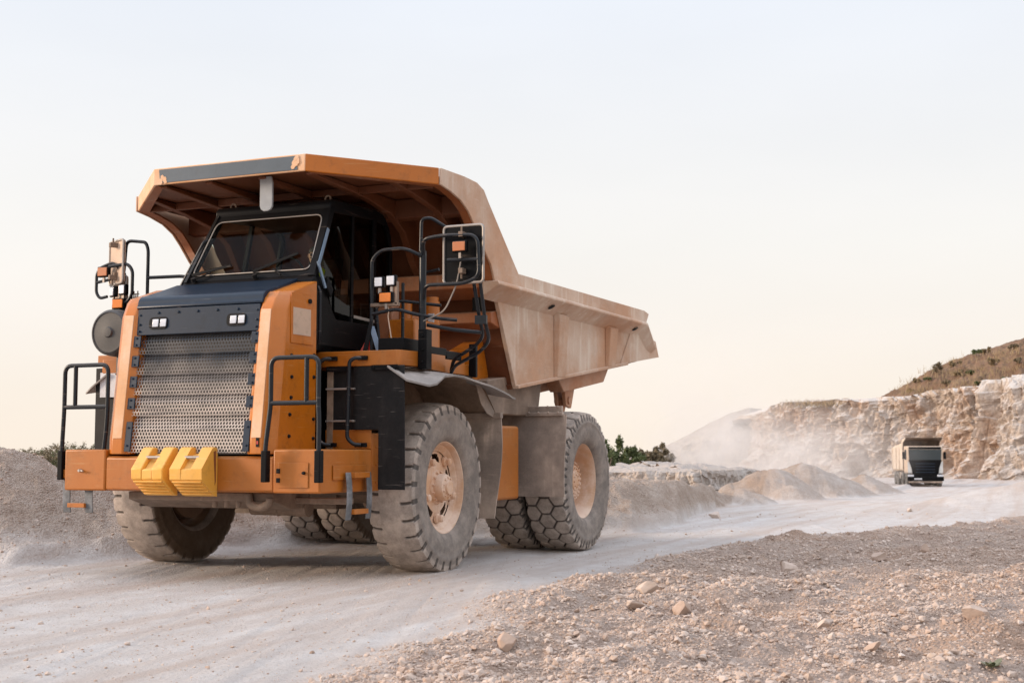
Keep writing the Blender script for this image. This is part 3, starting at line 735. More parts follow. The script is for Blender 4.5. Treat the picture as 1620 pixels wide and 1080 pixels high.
# side panels with the chamfered front posts
def side_panel(s):
    b = MB(); yo = 1.15*s; yi = 1.02*s
    front = [(gx(1.42)+.05,1.42),(gx(1.60)+.07,1.60),(gx(3.02)+.07,3.02),(gx(3.20)+.02,3.16),(gx(3.2)-.07,3.245)]
    side = [(gx(1.42)-.06,1.42),(gx(1.60)-.04,1.60),(gx(3.02)-.05,3.02),(gx(3.2)-.11,3.20),(gx(3.2)-.16,3.255)]
    inn = [(p[0]-.055,p[1]) for p in front]
    # lofted strip: inner edge, front face, chamfer, side face, rear
    V = []; n = 5
    for i in range(n):
        fx, z = front[i]; sx, z2 = side[i]
        V += [(inn[i][0], .80*s, z), (inn[i][0]+.02, .845*s, z), (fx-.005, .875*s, z), (fx, 1.02*s, z), (sx, yo, z2), (1.44, yo, z2 if i < 3 else 3.02+.395*(i-2)/2), (1.44, .80*s, z if i < 3 else 3.02+.40*(i-2)/2)]
    F = []
    for i in range(n-1):
        for k in range(6): F.append((i*7+k, i*7+k+1, (i+1)*7+k+1, (i+1)*7+k))
    F.append(tuple(range(7))); F.append(tuple(range((n-1)*7, n*7))); 
    for i in range(n-1): F.append((i*7+6, i*7, (i+1)*7, (i+1)*7+6))
    b.add(V, F)
    o = b.build('hood_side_panel', M['frame_edge'] if False else M['orange'], truck, .014, seg=3, ang=25)
    return o
sp = [side_panel(1), side_panel(-1)]
for s, p in zip((1,-1), sp):
    b = MB()             # post fronts, dust and sunlight both put into the pale colour
    V = []
    for z in (1.60, 3.03):
        V += [(gx(z)+.073,.882*s,z), (gx(z)+.078,1.015*s,z)]
    V2 = [(v[0]-.012,v[1],v[2]) for v in V]
    b.add(V+V2, [(0,1,3,2),(4,6,7,5),(0,4,5,1),(2,3,7,6),(0,2,6,4),(1,5,7,3)]); b.build('post_face', M['frame_edge'], p, .004)
    b = MB(); x0, x1 = 1.53, 1.99
    if s > 0:
        b.box(x0, x1, 1.151, 1.160, 2.66, 3.23); hatch = b.build('hatch', M['orange'], p, .004)
        b = MB(); b.box(1.59, 1.955, 1.16, 1.1645, 2.76, 3.065); b.build('decal', M['pale_tan'], p)
        b = MB(); b.cyl((1.62,1.16,3.16), (1.62,1.18,3.16), .028, seg=14); b.build('latch', M['dark'], p)
        b = MB()
        for (x,z) in ((1.97,2.52),(1.96,2.28),(1.50,2.30),(1.97,2.05),(1.5,2.02),(1.5,1.82),(1.99,1.86),(2.0,1.62),(1.5,1.6),(1.5,2.55)): b.cyl((x,1.15,z), (x,1.168,z), .022, .018, 10)
        b.each('bolt', M['dark'], p)
        b = MB(); b.box(gx(1.6)+.0735, gx(1.6)+.079, .955, .992, 1.50, 1.60); b.build('warning_decal', M['dark'], p)
        b = MB(); b.box(gx(1.6)+.079, gx(1.6)+.081, .962, .985, 1.53, 1.565); b.build('warning_decal', M['red'], p)
# louvred perforated grille: five sheets of hexagon holes
pitch = .0405; hr = .0172; cr = pitch/math.sqrt(3)
bands = [(1.44,1.86),(1.86,2.10),(2.10,2.335),(2.335,2.57),(2.57,2.81)]
def band_surface(z, z0, z1):
    w = (z-z0)/(z1-z0); off = .055 if w < .62 else .055-.075*(w-.62)/.38
    return gx(z)+off-.035
grille = None
for bi, (z0, z1) in enumerate(bands):
    V = []; F = []; rowh = pitch*math.sqrt(3)/2; nr = int((z1-z0)/rowh); rowh = (z1-z0)/nr; ncol = int(1.60/pitch)
    for r_ in range(nr):
        for c_ in range(ncol+1):
            cy = -.80+pitch*(c_+.5*(r_ % 2)); cz_ = z0+rowh*(r_+.5)
            if cy > .80: continue
            base = len(V)
            for rad in (cr*1.002, hr):
                for k in range(6):
                    a = PI/6+PI/3*k; y = cy+rad*math.cos(a); z = cz_+rad*math.sin(a)
                    V.append((band_surface(min(max(z,z0),z1), z0, z1), y, z))
            for k in range(6): F.append((base+k, base+(k+1)%6, base+6+(k+1)%6, base+6+k))
    m = MB().add(V, F)
    o = m.build('grille_sheet', M['grille'], grille or truck, ang=60, merge=True)
    if grille is None: o.name = 'grille'; grille = o
    m = MB(); m.box(gx(z1)-.09, gx(z1)-.045, -.82, .82, z1-.006, z1+.003); m.build('louvre_edge', M['grille'], grille, .003)
b = MB(); b.xz([(gx(1.42)-.10,1.42),(gx(1.42)-.13,1.42),(gx(2.85)-.13,2.85),(gx(2.85)-.10,2.85)], -.84, .84); b.build('radiator', M['radiator'], grille)
for s in (1,-1):
    for (z, h, w) in ((1.62,.34,.085),(2.00,.13,.10),(2.25,.13,.10),(2.49,.13,.10),(2.72,.13,.10)):
        b = MB(); x = gx(z)+.045; y0, y1 = sorted((s*.765, s*(.765+w)))
        b.xz([(gx(z-h/2)+.035,z-h/2),(gx(z-h/2)+.052,z-h/2),(gx(z+h/2)+.052,z+h/2),(gx(z+h/2)+.035,z+h/2)], y0, y1)
        for dz in (-h*.3, h*.3): b.cyl((gx(z+dz)+.05,s*(.765+w*.6),z+dz), (gx(z+dz)+.064,s*(.765+w*.6),z+dz), .013, seg=8)
        b.build('grille_bracket', M['navy'], grille, .004)
# hood: headlight panel and rolled top
b = MB(); b.xz([(gx(2.80)+.035,2.795),(gx(3.10)+.045,3.10),(gx(3.10)-.01,3.10),(gx(2.80)-.02,2.795)], -.845, .845)
for y in (-.55,-.27,0,.27,.55): b.cyl((gx(3.05)+.04,y,3.05), (gx(3.05)+.058,y,3.05), .018, .014, 10)
for s in (1,-1):
    for z in (2.84,2.92,3.03): b.cyl((gx(z)+.04,s*.81,z), (gx(z)+.055,s*.81,z), .016, .012, 8)
hp = b.build('headlight_panel', M['navy'], truck, .006)
b = MB(); prof = [(gx(3.11)+.045,3.108),(gx(3.13)+.05,3.13)]
for k in range(7):
    a = PI/2*k/6; prof.append((gx(3.2)-.06+.10*math.cos(a), 3.16+.105*math.sin(a)))
prof += [(1.72,3.36),(1.40,3.47),(1.40,3.30),(1.75,3.18),(1.95,3.12)]
b.xz(prof, -.872, .872); b.build('hood', M['navy'], truck, .008, ang=30)
for yc in (-.54, .54):
    z = 2.93; b = MB(); P = []
    for (sy, sz) in ((1,1),(-1,1),(-1,-1),(1,-1)):
        for k in range(5):
            a = (math.atan2(sz, sy)-PI/4)+PI/2*k/4; P.append((yc+sy*.085+.045*math.cos(a), z+sz*.025+.045*math.sin(a)))
    b.prism([(gx(q[1])+.041,q[0],q[1]) for q in P], (.006,0,0)); hh = b.build('headlight_housing', M['dark'], hp)
    for dy in (-.035, .075):
        b = MB(); b.xz([(gx(z-.045)+.048,z-.045),(gx(z-.045)+.060,z-.045),(gx(z+.045)+.060,z+.045),(gx(z+.045)+.048,z+.045)], yc+dy-.042, yc+dy+.042)
        b.build('headlight', M['lens'], hp, .012, seg=3)

# ---- handrails and hanging steps on the bumper
def rail(name, parts, mat=M['tube'], r=.022):
    b = MB()
    for p, fr in parts: b.tube(p, r, 10, fr)
    return b.build(name, mat, truck)
for s in (1,-1):
    X = 2.42 if s > 0 else 2.25
    if s > 0: y0, y1, yk0, yk1 = 1.19, 1.79, 1.13, 1.80
    else: y0, y1, yk0, yk1 = -1.81, -1.17, -1.83, -1.23
    zt = 2.46
    o = rail('handrail', [([(X,yk0,1.32),(X,yk0,1.50),(X,y0,1.95),(X,y0,zt),(X,y1,zt),(X,y1,1.95),(X,yk1 if s > 0 else y1-.01,1.80 if s > 0 else 1.72),(X,yk1,1.30)], .10),
                         ([(X,y0,1.97),(X,y1,1.97)], 0), ([(X,y1-.15 if s > 0 else y0+.16,zt),(X,y1-.15 if s > 0 else y0+.16,1.97)], 0)], r=.026)
    b = MB()
    for y in (yk0, yk1): b.box(X-.035 if s < 0 else X-.05, X+.035, y-.035, y+.035, 1.12, 1.46)
    b.each('socket', M['black'], o, .008)
def steps(x0, x1, y, zt, zb, axis):
    b = MB(); lean = -.03
    if axis == 'x':
        A = [(x0,y,zt),(x1,y,zt)]
    for (x, yy) in ((x0,y),(x1,y)) if axis == 'x' else ((x0,y),(x0,x1)):
        wv = (.055,0) if axis == 'x' else (0,.055)
        tv = (0,.012) if axis == 'x' else (.012,0)
        V = []
        for k in range(7):
            t = k/6; z = zt+(zb-zt)*t; bow = .02*math.sin(PI*t)
            for (sw, st) in ((-1,-1),(1,-1),(1,1),(-1,1)): V.append((x+sw*wv[0]+st*tv[0]*.5+(bow if axis != 'x' else 0), yy+sw*wv[1]+st*tv[1]*.5+(bow if axis == 'x' else 0), z))
        F = [(i*4+k, i*4+(k+1)%4, i*4+4+(k+1)%4, i*4+4+k) for i in range(6) for k in range(4)]+[(0,1,2,3),(24,25,26,27)]
        b.add(V, F)
    oo = b.each('hanging_step', M['steel_step'], truck, .003); o = oo[0]
    b = MB()
    if axis == 'x': b.box(x0-.06, x1+.07, y-.02, y+.05, zb+.06, zb+.115); b.box(x0-.05, x1+.06, y-.01, y+.06, zt-.06, zt+.0)
    else: b.box(x0-.03, x0+.05, y-.04, x1+.04, zb+.06, zb+.11); b.box(x0-.03, x0+.03, y-.04, x1+.04, zt-.05, zt)
    b.each('tread', M['orange_dusty'], o, .004)
steps(1.80, 1.36, 1.80, 1.22, .70, 'x')
steps(2.2, -1.77, -1.44, 1.16, .74, 'y')
b = MB(); b.box(1.9, 2.25, -1.83, -1.746, 1.14, 1.24); b.build('step_bracket', M['orange_dusty'], bumper, .004)

# ---- decks left and right of the cab
def deck(s):
    b = MB()
    P = [(1.26,1.06*s),(1.26,2.10*s),(1.22,2.14*s),(.93,2.19*s),(.20,2.19*s),(.16,2.16*s),(-.40,2.16*s),(-.44,2.14*s),(-.72,2.14*s),(-.72,.6*s),(1.0,.6*s)]
    zt = lambda x: 2.605 if x > .18 else (2.57 if x > -.42 else 2.54)
    n = len(P); V = [(x,y,2.43 if x > .2 else 2.40) for x,y in P]+[(x,y,zt(x)) for x,y in P]
    b.add(V, [tuple(range(n)), tuple(range(n,2*n))]+[(i,(i+1)%n,n+(i+1)%n,n+i) for i in range(n)])
    o = b.build('deck', M['orange_dusty'], truck, .008)
    return o
dl = deck(1); dr = deck(-1)
b = MB(); b.box(.62,1.16,1.80,2.13,2.61,2.75); b.box(.04,.60,2.04,2.13,2.61,2.70); b.box(-.42,.0,2.02,2.11,2.575,2.68); b.each('kick_plate', M['black'], dl, .008)
# front splash panels with recessed ladder (driver side)
b = MB(); b.quad([(1.245,1.53,2.43),(1.245,2.19,2.43),(1.245,2.205,1.02),(1.245,1.86,1.02),(1.245,1.86,1.70),(1.245,1.53,1.70)], .016)
b.box(1.05, 1.20, 1.16, 1.54, 1.45, 2.42)
b.build('splash_panel', M['black_dusty'], truck, .004)
b = MB(); b.box(1.262,1.275,1.18,1.50,2.37,2.43); b.box(1.262,1.275,1.78,2.12,2.375,2.435)
for y in (1.2,1.48,1.81,2.09): b.cyl((1.275,y,2.405), (1.287,y,2.405), .014)
b.build('clamp_strip', M['black'], truck, .004)
b = MB()
for z in (1.80,2.17): b.bar((1.26,1.18,z), (1.26,1.56,z), .05, .022); 
b.each('ladder_rung', M['metal'], truck, .004)
for y in (1.13,1.53):
    rail('grab_handle', [([(1.27,y+.14,2.52),(1.33,y+.06,2.52),(1.34,y,2.48),(1.345,y-.02,1.60),(1.33,y+.06,1.53),(1.30,y+.14,1.525)], .06)], r=.023)
    b = MB(); b.box(1.262,1.30,y+.08,y+.20,2.495,2.545); b.box(1.262,1.30,y+.05,y+.2,1.50,1.55); b.each('handle_foot', M['black'], truck, .006)
# right side: splash panel with a white board, orange block, rubber wing
b = MB(); b.quad([(1.22,-2.24,2.50),(1.22,-1.70,2.50),(1.22,-1.70,1.40),(1.22,-2.24,1.40)], .02); b.build('splash_panel', M['black_dusty'], truck, .006)
b = MB(); b.box(1.245,1.255,-2.14,-1.88,2.13,2.44); b.build('white_board', M['paper'], truck)
b = MB(); b.box(1.0,1.24,-2.2,-1.3,2.52,2.66); b.build('deck_block', M['orange_dusty'], truck, .01)

# ---- front fenders
def fender(s):
    b = MB()     # rubber sheet on top
    V = []; nx_ = 14; ny_ = 5
    xs = [1.30,1.15,.95,.75,.5,.25,0,-.25,-.5,-.75,-.95,-1.12,-1.26,-1.36]
    for i, x in enumerate(xs):
        for j in range(ny_):
            t = j/(ny_-1); y = 2.0+.46*t*(1 if 0 < i < 12 else (.55 if i == 0 else .95))
            z = 2.425-.10*t - .10*sm(.7,1.3,np.array(x))*t*.4 - .20*sm(-.3,-1.36,np.array(x)) + .03*math.sin(x*4.1)*t - .06*t*t*(i in (1,2))
            V.append((x, y*s, float(z)))
    top = V; bot = [(x,y,z-.022) for x,y,z in V]; n = len(V)
    F = [(i*ny_+j, i*ny_+j+1, (i+1)*ny_+j+1, (i+1)*ny_+j) for i in range(nx_-1) for j in range(ny_-1)]
    F2 = [tuple(q+n for q in f) for f in F]
    E_ = []
    ring = [i*ny_ for i in range(nx_)]+[(nx_-1)*ny_+j for j in range(1,ny_)]+[i*ny_+ny_-1 for i in range(nx_-2,-1,-1)]+[j for j in range(ny_-2,0,-1)]
    for k in range(len(ring)): a, c = ring[k], ring[(k+1)%len(ring)]; E_.append((a,c,c+n,a+n))
    b.add(top+bot, F+F2+E_); b.build('fender_sheet', M['rubber_sheet'], truck, ang=50)
    # arched liner above the tyre and its angled rear gusset
    V = []; F = []; na = 22
    arc = [(1.20,2.41),(1.0,2.405),(.5,2.40),(0,2.395),(-.45,2.38),(-.75,2.33),(-.95,2.22),(-1.12,2.08),(-1.26,1.93)]
    for x, z in arc:
        for y in (1.25,1.45,1.65,1.85,2.05,2.20): V.append((x, y*s, z+.012*math.sin(x*17+y*13)))
    m = 6; F = [(i*m+j, i*m+j+1, (i+1)*m+j+1, (i+1)*m+j) for i in range(len(arc)-1) for j in range(m-1)]
    n = len(V); V += [(x,y,z-.02) for x,y,z in V]; F += [tuple(q+n for q in f) for f in F]
    b = MB().add(V, F); b.build('fender_liner', M['fender_in'], truck)
    b = MB(); b.xz([(1.22,2.42),(1.22,1.35),(-1.2,1.35),(-1.25,1.95),(-.75,2.33),(-.4,2.40)], min(s*1.16,s*1.24), max(s*1.16,s*1.24)); b.box(.98,1.03,min(s*1.16,s*1.85),max(s*1.16,s*1.85),1.7,2.42); b.build('wheelhouse_wall', M['fender_in'], truck, .006)
    b = MB(); b.xz([(-.62,2.36),(-.80,2.28),(-1.27,1.92),(-1.22,1.88),(-.98,1.94),(-.80,2.06)], min(s*2.19,s*2.205), max(s*2.19,s*2.205)); b.build('fender_gusset', M['flap'], truck, .004)
    b = MB(); b.xz([(1.15,2.40),(1.15,2.0),(.98,1.88),(.86,2.08),(.60,2.25),(.40,2.40)], min(s*1.50,s*1.62), max(s*1.50,s*1.62)); b.ball((.85,s*1.6,2.18),(.34,.25,.22)); b.build('fender_bracket', M['fender_in'], truck)
    b = MB(); V = []
    for k in range(8):
        t = k/7; z = 1.93-1.34*t; x = -1.24+.04*math.sin(t*3)
        for (yy, xx) in ((1.30,0),(2.29+.05*math.sin(t*4)-.05*t,0),(2.29+.05*math.sin(t*4)-.05*t,.02),(1.30,.02)): V.append((x+xx, yy*s, z))
    F = [(i*4+k, i*4+(k+1)%4, i*4+4+(k+1)%4, i*4+4+k) for i in range(7) for k in range(4)]+[(0,1,2,3),(28,29,30,31)]
    b.add(V, F); f = b.build('front_mud_flap', M['flap'], truck)
    b = MB(); b.box(-1.27,-1.19,min(s*1.3,s*2.30),max(s*1.3,s*2.30),1.88,1.95); b.build('mount_bar', M['flap'], f, .006)
fender(1); fender(-1)

# ---- tanks, boxes and flaps between the axles
b = MB(); b.box(-2.45,-1.62,1.15,2.02,.80,1.80); b.build('side_tank', M['orange_dusty'], truck, .04, seg=3)
b = MB(); b.box(-2.45,-1.62,-2.02,-1.15,.80,1.80); b.build('side_tank', M['orange_dusty'], truck, .04, seg=3)
b = MB(); b.xz([(-3.3,1.95),(-1.55,1.95),(-1.55,2.40),(-3.5,2.62)], 1.0, 1.95); b.xz([(-3.3,1.95),(-1.55,1.95),(-1.55,2.40),(-3.5,2.62)], -1.95, -1.0); b.each('body_support_box', M['chassis'], truck, .02)
for s in (1,-1):
    b = MB(); V = []
    for k in range(9):
        t = k/8; z = 1.97-1.15*t; bow = .05*math.sin(t*2.6)
        for j in range(6):
            y = 1.55+1.0*j/5 + (.03*t if j == 0 else 0) - (.03*t if j == 5 else 0); V.append((-2.9+bow*(.4+.12*j)+.012*math.sin(j*1.7+k*.9), y*s, z))
    n = len(V); F = [(i*6+j, i*6+j+1, (i+1)*6+j+1, (i+1)*6+j) for i in range(8) for j in range(5)]
    V2 = [(x-.022,y,z) for x,y,z in V]; ring = [i*6 for i in range(9)]+[48+j for j in range(1,6)]+[i*6+5 for i in range(7,-1,-1)]+[j for j in range(4,0,-1)]
    F = F+[tuple(q+n for q in f) for f in F]+[(ring[k], ring[(k+1)%len(ring)], ring[(k+1)%len(ring)]+n, ring[k]+n) for k in range(len(ring))]
    b.add(V+V2, F); f = b.build('rear_mud_flap', M['flap'], truck, ang=50)
    b = MB(); b.box(-2.93,-2.86,min(s*1.45,s*2.5),max(s*1.45,s*2.5),1.95,2.0); b.box(-3.0,-2.95,min(s*1.0,s*2.46),max(s*1.0,s*2.46),1.90,2.09)
    for k in range(7): b.cyl((-2.84,s*(1.55+.15*k),1.995), (-2.825,s*(1.55+.15*k),1.995), .018, seg=8); b.cyl((-2.94,s*(1.5+.15*k),2.08), (-2.925,s*(1.5+.15*k),2.08), .018, seg=8)
    b.build('mount_bar', M['flap'], f, .006)

# ---- dump body
body = None
BW = 2.05
floor_z = lambda x: 2.32+(-2.2-x)*.128
side_poly = [(-1.50,3.62),(-2.20,2.32),(-6.9,2.93),(-7.9,3.07),(-7.55,3.62)]
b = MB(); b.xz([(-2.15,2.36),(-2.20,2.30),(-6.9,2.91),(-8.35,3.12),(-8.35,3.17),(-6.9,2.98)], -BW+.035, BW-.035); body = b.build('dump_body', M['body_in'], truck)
for s in (1,-1):
    b = MB(); b.xz(side_poly, s*BW-.03, s*BW+.03); b.build('side_wall', M['body_side'], body, .01)
b = MB()     # upper boards above the rails, the bent-in rear edge of each
for s in (1,-1): b.xz([(-1.70,3.60),(-7.62,3.60),(-7.85,3.86),(-7.60,3.90),(-1.84,3.87)], s*2.15-.035, s*2.15+.035)
b.each('upper_board', M['body_side'], body, .008)
for s in (1,-1):
    b = MB()
    sec = [(2.10,3.66),(2.32,3.66),(2.335,3.61),(2.06,3.43)]
    x0, x1 = -1.06, -7.35; V = []
    for (x, dz, k) in ((x0,0,1),(x1,0,1),(-8.15,-.33,.0)):
        for (y, z) in sec: V.append((x if k or z > 3.5 else x+.25, (2.08+(y-2.08)*(.55 if not k else 1))*s, z+dz-(0 if k else .02)))
    F = [(i*4+k, i*4+(k+1)%4, i*4+4+(k+1)%4, i*4+4+k) for i in range(2) for k in range(4)]+[(0,1,2,3),(8,9,10,11)]
    b.add(V, F); rl = b.build('side_rail', M['body_side'], body, .012)
    b = MB()
    for x in (-3.15, -6.95):
        n = Vector((0,-.18*1,-.33)); c = Vector((x, 2.225*s, 3.522)); d = Vector((0, .48*s, -.87))
        b.rev([(.055,-.004),(.055,.004)], c+d*.004, d, 18)
    b.each('rail_hole', M['dark'], body)
    for xr in (-3.80, -6.05):
        b = MB(); w = .21
        b.add([(xr-w,BW*s+.03*s,3.5),(xr+w,BW*s+.03*s,3.5),(xr+w*.85,BW*s+.13*s,3.46),(xr-w*.85,BW*s+.13*s,3.46),
               (xr-w,BW*s+.03*s,floor_z(xr-w)),(xr+w,BW*s+.03*s,floor_z(xr+w)),(xr+w*.8,BW*s+.075*s,floor_z(xr)+.02),(xr-w*.8,BW*s+.075*s,floor_z(xr)+.02)],
              [(0,1,2,3),(4,7,6,5),(0,4,5,1),(1,5,6,2),(2,6,7,3),(3,7,4,0)])
        b.build('side_post', M['body_side'], body, .012)
    b = MB(); b.bar((-2.2,(BW+.02)*s,2.33), (-6.9,(BW+.02)*s,2.935), .10, .05); b.build('lower_edge', M['body_side'], body, .01)
# floor, tail
for s in (1,-1):
    b = MB(); b.prism([(-6.55,(BW+.03)*s,2.90),(-7.10,(BW+.03)*s,3.48),(-7.40,(BW+.10)*s,3.52),(-8.18,(BW+.13)*s,3.40),(-8.46,(BW+.10)*s,3.14)], (0,.02*s,0)); b.build('tail_plate', M['body_side'], body, .006)
b = MB()
for s in (1,-1):
    b.xz([(-2.4,2.33),(-2.6,2.10),(-6.2,2.56),(-6.7,2.88)], s*1.25-.18, s*1.25+.18)
    b.xz([(-4.3,2.55),(-4.55,2.36),(-6.35,2.60),(-6.6,2.84)], s*1.75-.12, s*1.75+.12)
b.each('floor_beam', M['body_low'], body, .015)
for s in (1,-1):
    b = MB(); b.xz([(-5.05,2.66),(-5.20,2.18),(-5.42,2.14),(-5.66,2.66)], s*1.55-.10, s*1.55-.04); b.xz([(-5.05,2.66),(-5.20,2.18),(-5.42,2.14),(-5.66,2.66)], s*1.55+.04, s*1.55+.10); b.cyl((-5.3,s*1.55-.13,2.26), (-5.3,s*1.55+.13,2.26), .06); b.bar((-5.3,s*1.55,2.26), (-5.1,s*1.45,1.5), .10, .10)
    b.build('hinge_bracket', M['body_low'], body, .008)
    b = MB(); b.xz([(-2.1,2.35),(-2.35,2.12),(-2.6,2.12),(-2.75,2.40)], s*1.78-.05, s*1.78+.05); b.cyl((-2.4,s*1.72,2.2), (-2.4,s*1.86,2.2), .05); b.build('pivot_lug', M['body_low'], body, .008)
# canopy and front wall: one bent sheet
prof = [(1.54,4.715),(.30,4.72),(-.62,4.715),(-.86,4.66),(-1.05,4.52),(-1.20,4.28),(-1.62,3.55),(-1.92,2.95),(-2.22,2.31)]
def half_w(x): return 1.08+(2.24-1.08)*min(1, max(0, (1.59-x)/(1.59-.455)))
def sheet(name, prof, th, mat, wf, ny=8):
    V = []
    for (x, z) in prof:
        w = wf(x, z)
        for j in range(ny+1): V.append((x, -w+2*w*j/ny, z))
    m = ny+1; n = len(V); F = [(i*m+j, i*m+j+1, (i+1)*m+j+1, (i+1)*m+j) for i in range(len(prof)-1) for j in range(ny)]
    V2 = []
    for i, (x, z) in enumerate(prof):
        a, c = Vector((*prof[max(i-1,0)],0)), Vector((*prof[min(i+1,len(prof)-1)],0)); d = (c-a).normalized(); nx_, nz_ = (d.y, -d.x)
        if nz_ < 0: nx_, nz_ = -nx_, -nz_
        V2 += [(v[0]+nx_*th if False else v[0]-abs(nx_)*th, v[1], v[2]+nz_*th) for v in V[i*m:(i+1)*m]]
    ring = [i*m for i in range(len(prof))]+[(len(prof)-1)*m+j for j in range(1,m)]+[i*m+m-1 for i in range(len(prof)-2,-1,-1)]+[j for j in range(m-2,0,-1)]
    F = F+[tuple(q+n for q in f) for f in F]+[(ring[k], ring[(k+1)%len(ring)], ring[(k+1)%len(ring)]+n, ring[k]+n) for k in range(len(ring))]
    return MB().add(V+V2, F).build(name, mat, body, ang=35)
xs_extra = [1.54,1.2,.85,.455]
prof2 = [(x,4.715) for x in xs_extra]+prof[1:]
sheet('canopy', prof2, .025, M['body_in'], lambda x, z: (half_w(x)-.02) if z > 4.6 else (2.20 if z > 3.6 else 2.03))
# edge plates: straight front, two swept corners, two side plates
def plate(pts, th, name, mat, bevel=.012):
    return MB().quad(pts, th).build(name, mat, body, bevel, seg=3)
fx, fw, cx, cw = 1.59, 1.08, .455, 2.24
plate([(fx,-fw,4.68),(fx,fw,4.68),(fx,fw,4.885),(fx,-fw,4.885)], .03, 'canopy_front_plate', M['frame_edge'])
M_pf = painted('front_plate_paint', (.052,.078,.105), .5, .22, .15, dcol=(.13,.15,.165), streak=.2)
plate([(fx+.032,-fw+.10,4.70),(fx+.032,fw-.10,4.70),(fx+.032,fw-.13,4.865),(fx+.032,-fw+.08,4.865)], .006, 'painted_panel', M['blue_plate'], .002)
b = MB(); ci = 0
for (y, z, r_) in ((-fw+.13,4.76,.03),(-fw+.17,4.73,.035),(-fw+.11,4.72,.03),(fw-.13,4.80,.045),(fw-.15,4.75,.035),(fw-.12,4.84,.03),(fw-.11,4.78,.03)):
    P = []
    for k in range(9): a = 2*PI*k/9; q = r_*(1+.35*math.sin(k*5.1+y*9)); P.append((y+q*math.cos(a), z+q*math.sin(a)))
    b.yz(P, fx+.030, fx+.0395+ci*.0007); ci += 1
b.each('paint_chip', M['frame_edge'], body)
for s in (1,-1):
    V0, V1 = (fx+.03, fw*s), (cx+.03, cw*s)
    n = Vector((V1[1]-V0[1], -(V1[0]-V0[0]), 0)).normalized()*.03*1
    zt0, zt1 = 4.885, 4.84
    b = MB(); b.prism([(V0[0],V0[1],4.68),(V1[0],V1[1],4.635),(V1[0],V1[1],zt1),(V0[0],V0[1],zt0)], (-.026,-.026*s,0)); b.build('canopy_corner_plate', M['orange'] if s > 0 else M['frame_edge'], body, .012, seg=3)  # sun-side plate gets the pale coat, sunlight put into its colour
    outer = [(.47,4.84),(-.2,4.86),(-.55,4.85),(-.76,4.79),(-.90,4.66),(-1.40,4.24),(-1.86,3.86),(-2.05,3.62)]
    inner = [(-1.12,3.62),(-.98,3.86),(-.68,4.10),(-.47,4.30),(-.30,4.44),(-.08,4.54),(.2,4.60),(.47,4.635)]
    b = MB(); b.xz(outer+inner, s*2.26-.03, s*2.26+.0); sd = b.build('canopy_side_plate', M['body_side'], body, .008)
    # inner flange following the lower edge
    b = MB()
    for i in range(len(inner)-1): b.add([(inner[i][0],2.23*s,inner[i][1]),(inner[i+1][0],2.23*s,inner[i+1][1]),(inner[i+1][0],2.12*s,inner[i+1][1]+.01),(inner[i][0],2.12*s,inner[i][1]+.01),
              (inner[i][0]-.02,2.23*s,inner[i][1]+.02),(inner[i+1][0]-.02,2.23*s,inner[i+1][1]+.02),(inner[i+1][0]-.02,2.12*s,inner[i+1][1]+.03),(inner[i][0]-.02,2.12*s,inner[i][1]+.03)],
              [(0,1,2,3),(7,6,5,4),(0,4,5,1),(1,5,6,2),(2,6,7,3),(3,7,4,0)])
    b.build('canopy_flange', M['body'], body)
    b = MB(); b.prism([(fx-.01,fw*s,4.68),(fx-.13,(fw-.02)*s,4.68),(cx-.05,(cw-.13)*s,4.63),(cx+.01,cw*s,4.63)], (0,0,.012)); b.build('corner_lip', M['body'], body)
# ribs below the canopy and down the front wall
for y in (-1.72,-1.05,-.38,.38,1.05,1.72):
    x0 = min(1.50, 1.59-(abs(y)-1.0)*.97) - .03
    b = MB(); b.xz([(x0,4.705),(x0,4.67),(.2,4.60),(-.45,4.50),(-.80,4.32),(-1.05,3.98),(-1.30,3.75),(-1.52,3.70),(-1.22,4.27),(-1.06,4.50),(-.86,4.65),(-.6,4.705)], y-.05, y+.05)
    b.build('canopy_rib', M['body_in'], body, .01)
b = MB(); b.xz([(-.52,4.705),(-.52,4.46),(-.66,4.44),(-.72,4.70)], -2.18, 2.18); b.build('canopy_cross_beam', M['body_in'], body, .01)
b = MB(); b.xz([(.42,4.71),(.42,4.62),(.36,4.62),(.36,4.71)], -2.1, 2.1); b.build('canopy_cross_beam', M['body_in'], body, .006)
b = MB(); b.xz([(-1.46,3.84),(-1.12,3.78),(-1.10,3.58),(-1.56,3.48)], -2.05, 2.05); b.build('front_wall_beam', M['body'], body, .012)
b = MB(); b.xz([(-1.72,3.34),(-1.50,3.30),(-1.50,3.16),(-1.83,3.10)], -2.02, 2.02); b.build('front_wall_beam', M['body'], body, .012)
b = MB(); b.xz([(-1.9,2.95),(-1.45,2.80),(-1.55,2.40),(-2.1,2.42)], 1.42, 1.72); b.xz([(-1.9,2.95),(-1.45,2.80),(-1.55,2.40),(-2.1,2.42)], -1.72, -1.42); b.each('front_wall_gusset', M['orange'], body, .01)
# hanging rubber deflector
b = MB(); P = []
for (y, z) in ((.335,4.70),(.50,4.70),(.52,4.62),(.52,4.34),(.495,4.30),(.455,4.285),(.40,4.285),(.36,4.31),(.345,4.35),(.345,4.60)): P.append((y,z))
b.yz(P, 1.42, 1.45); b.build('rock_deflector', M['deflector'], body, .006)
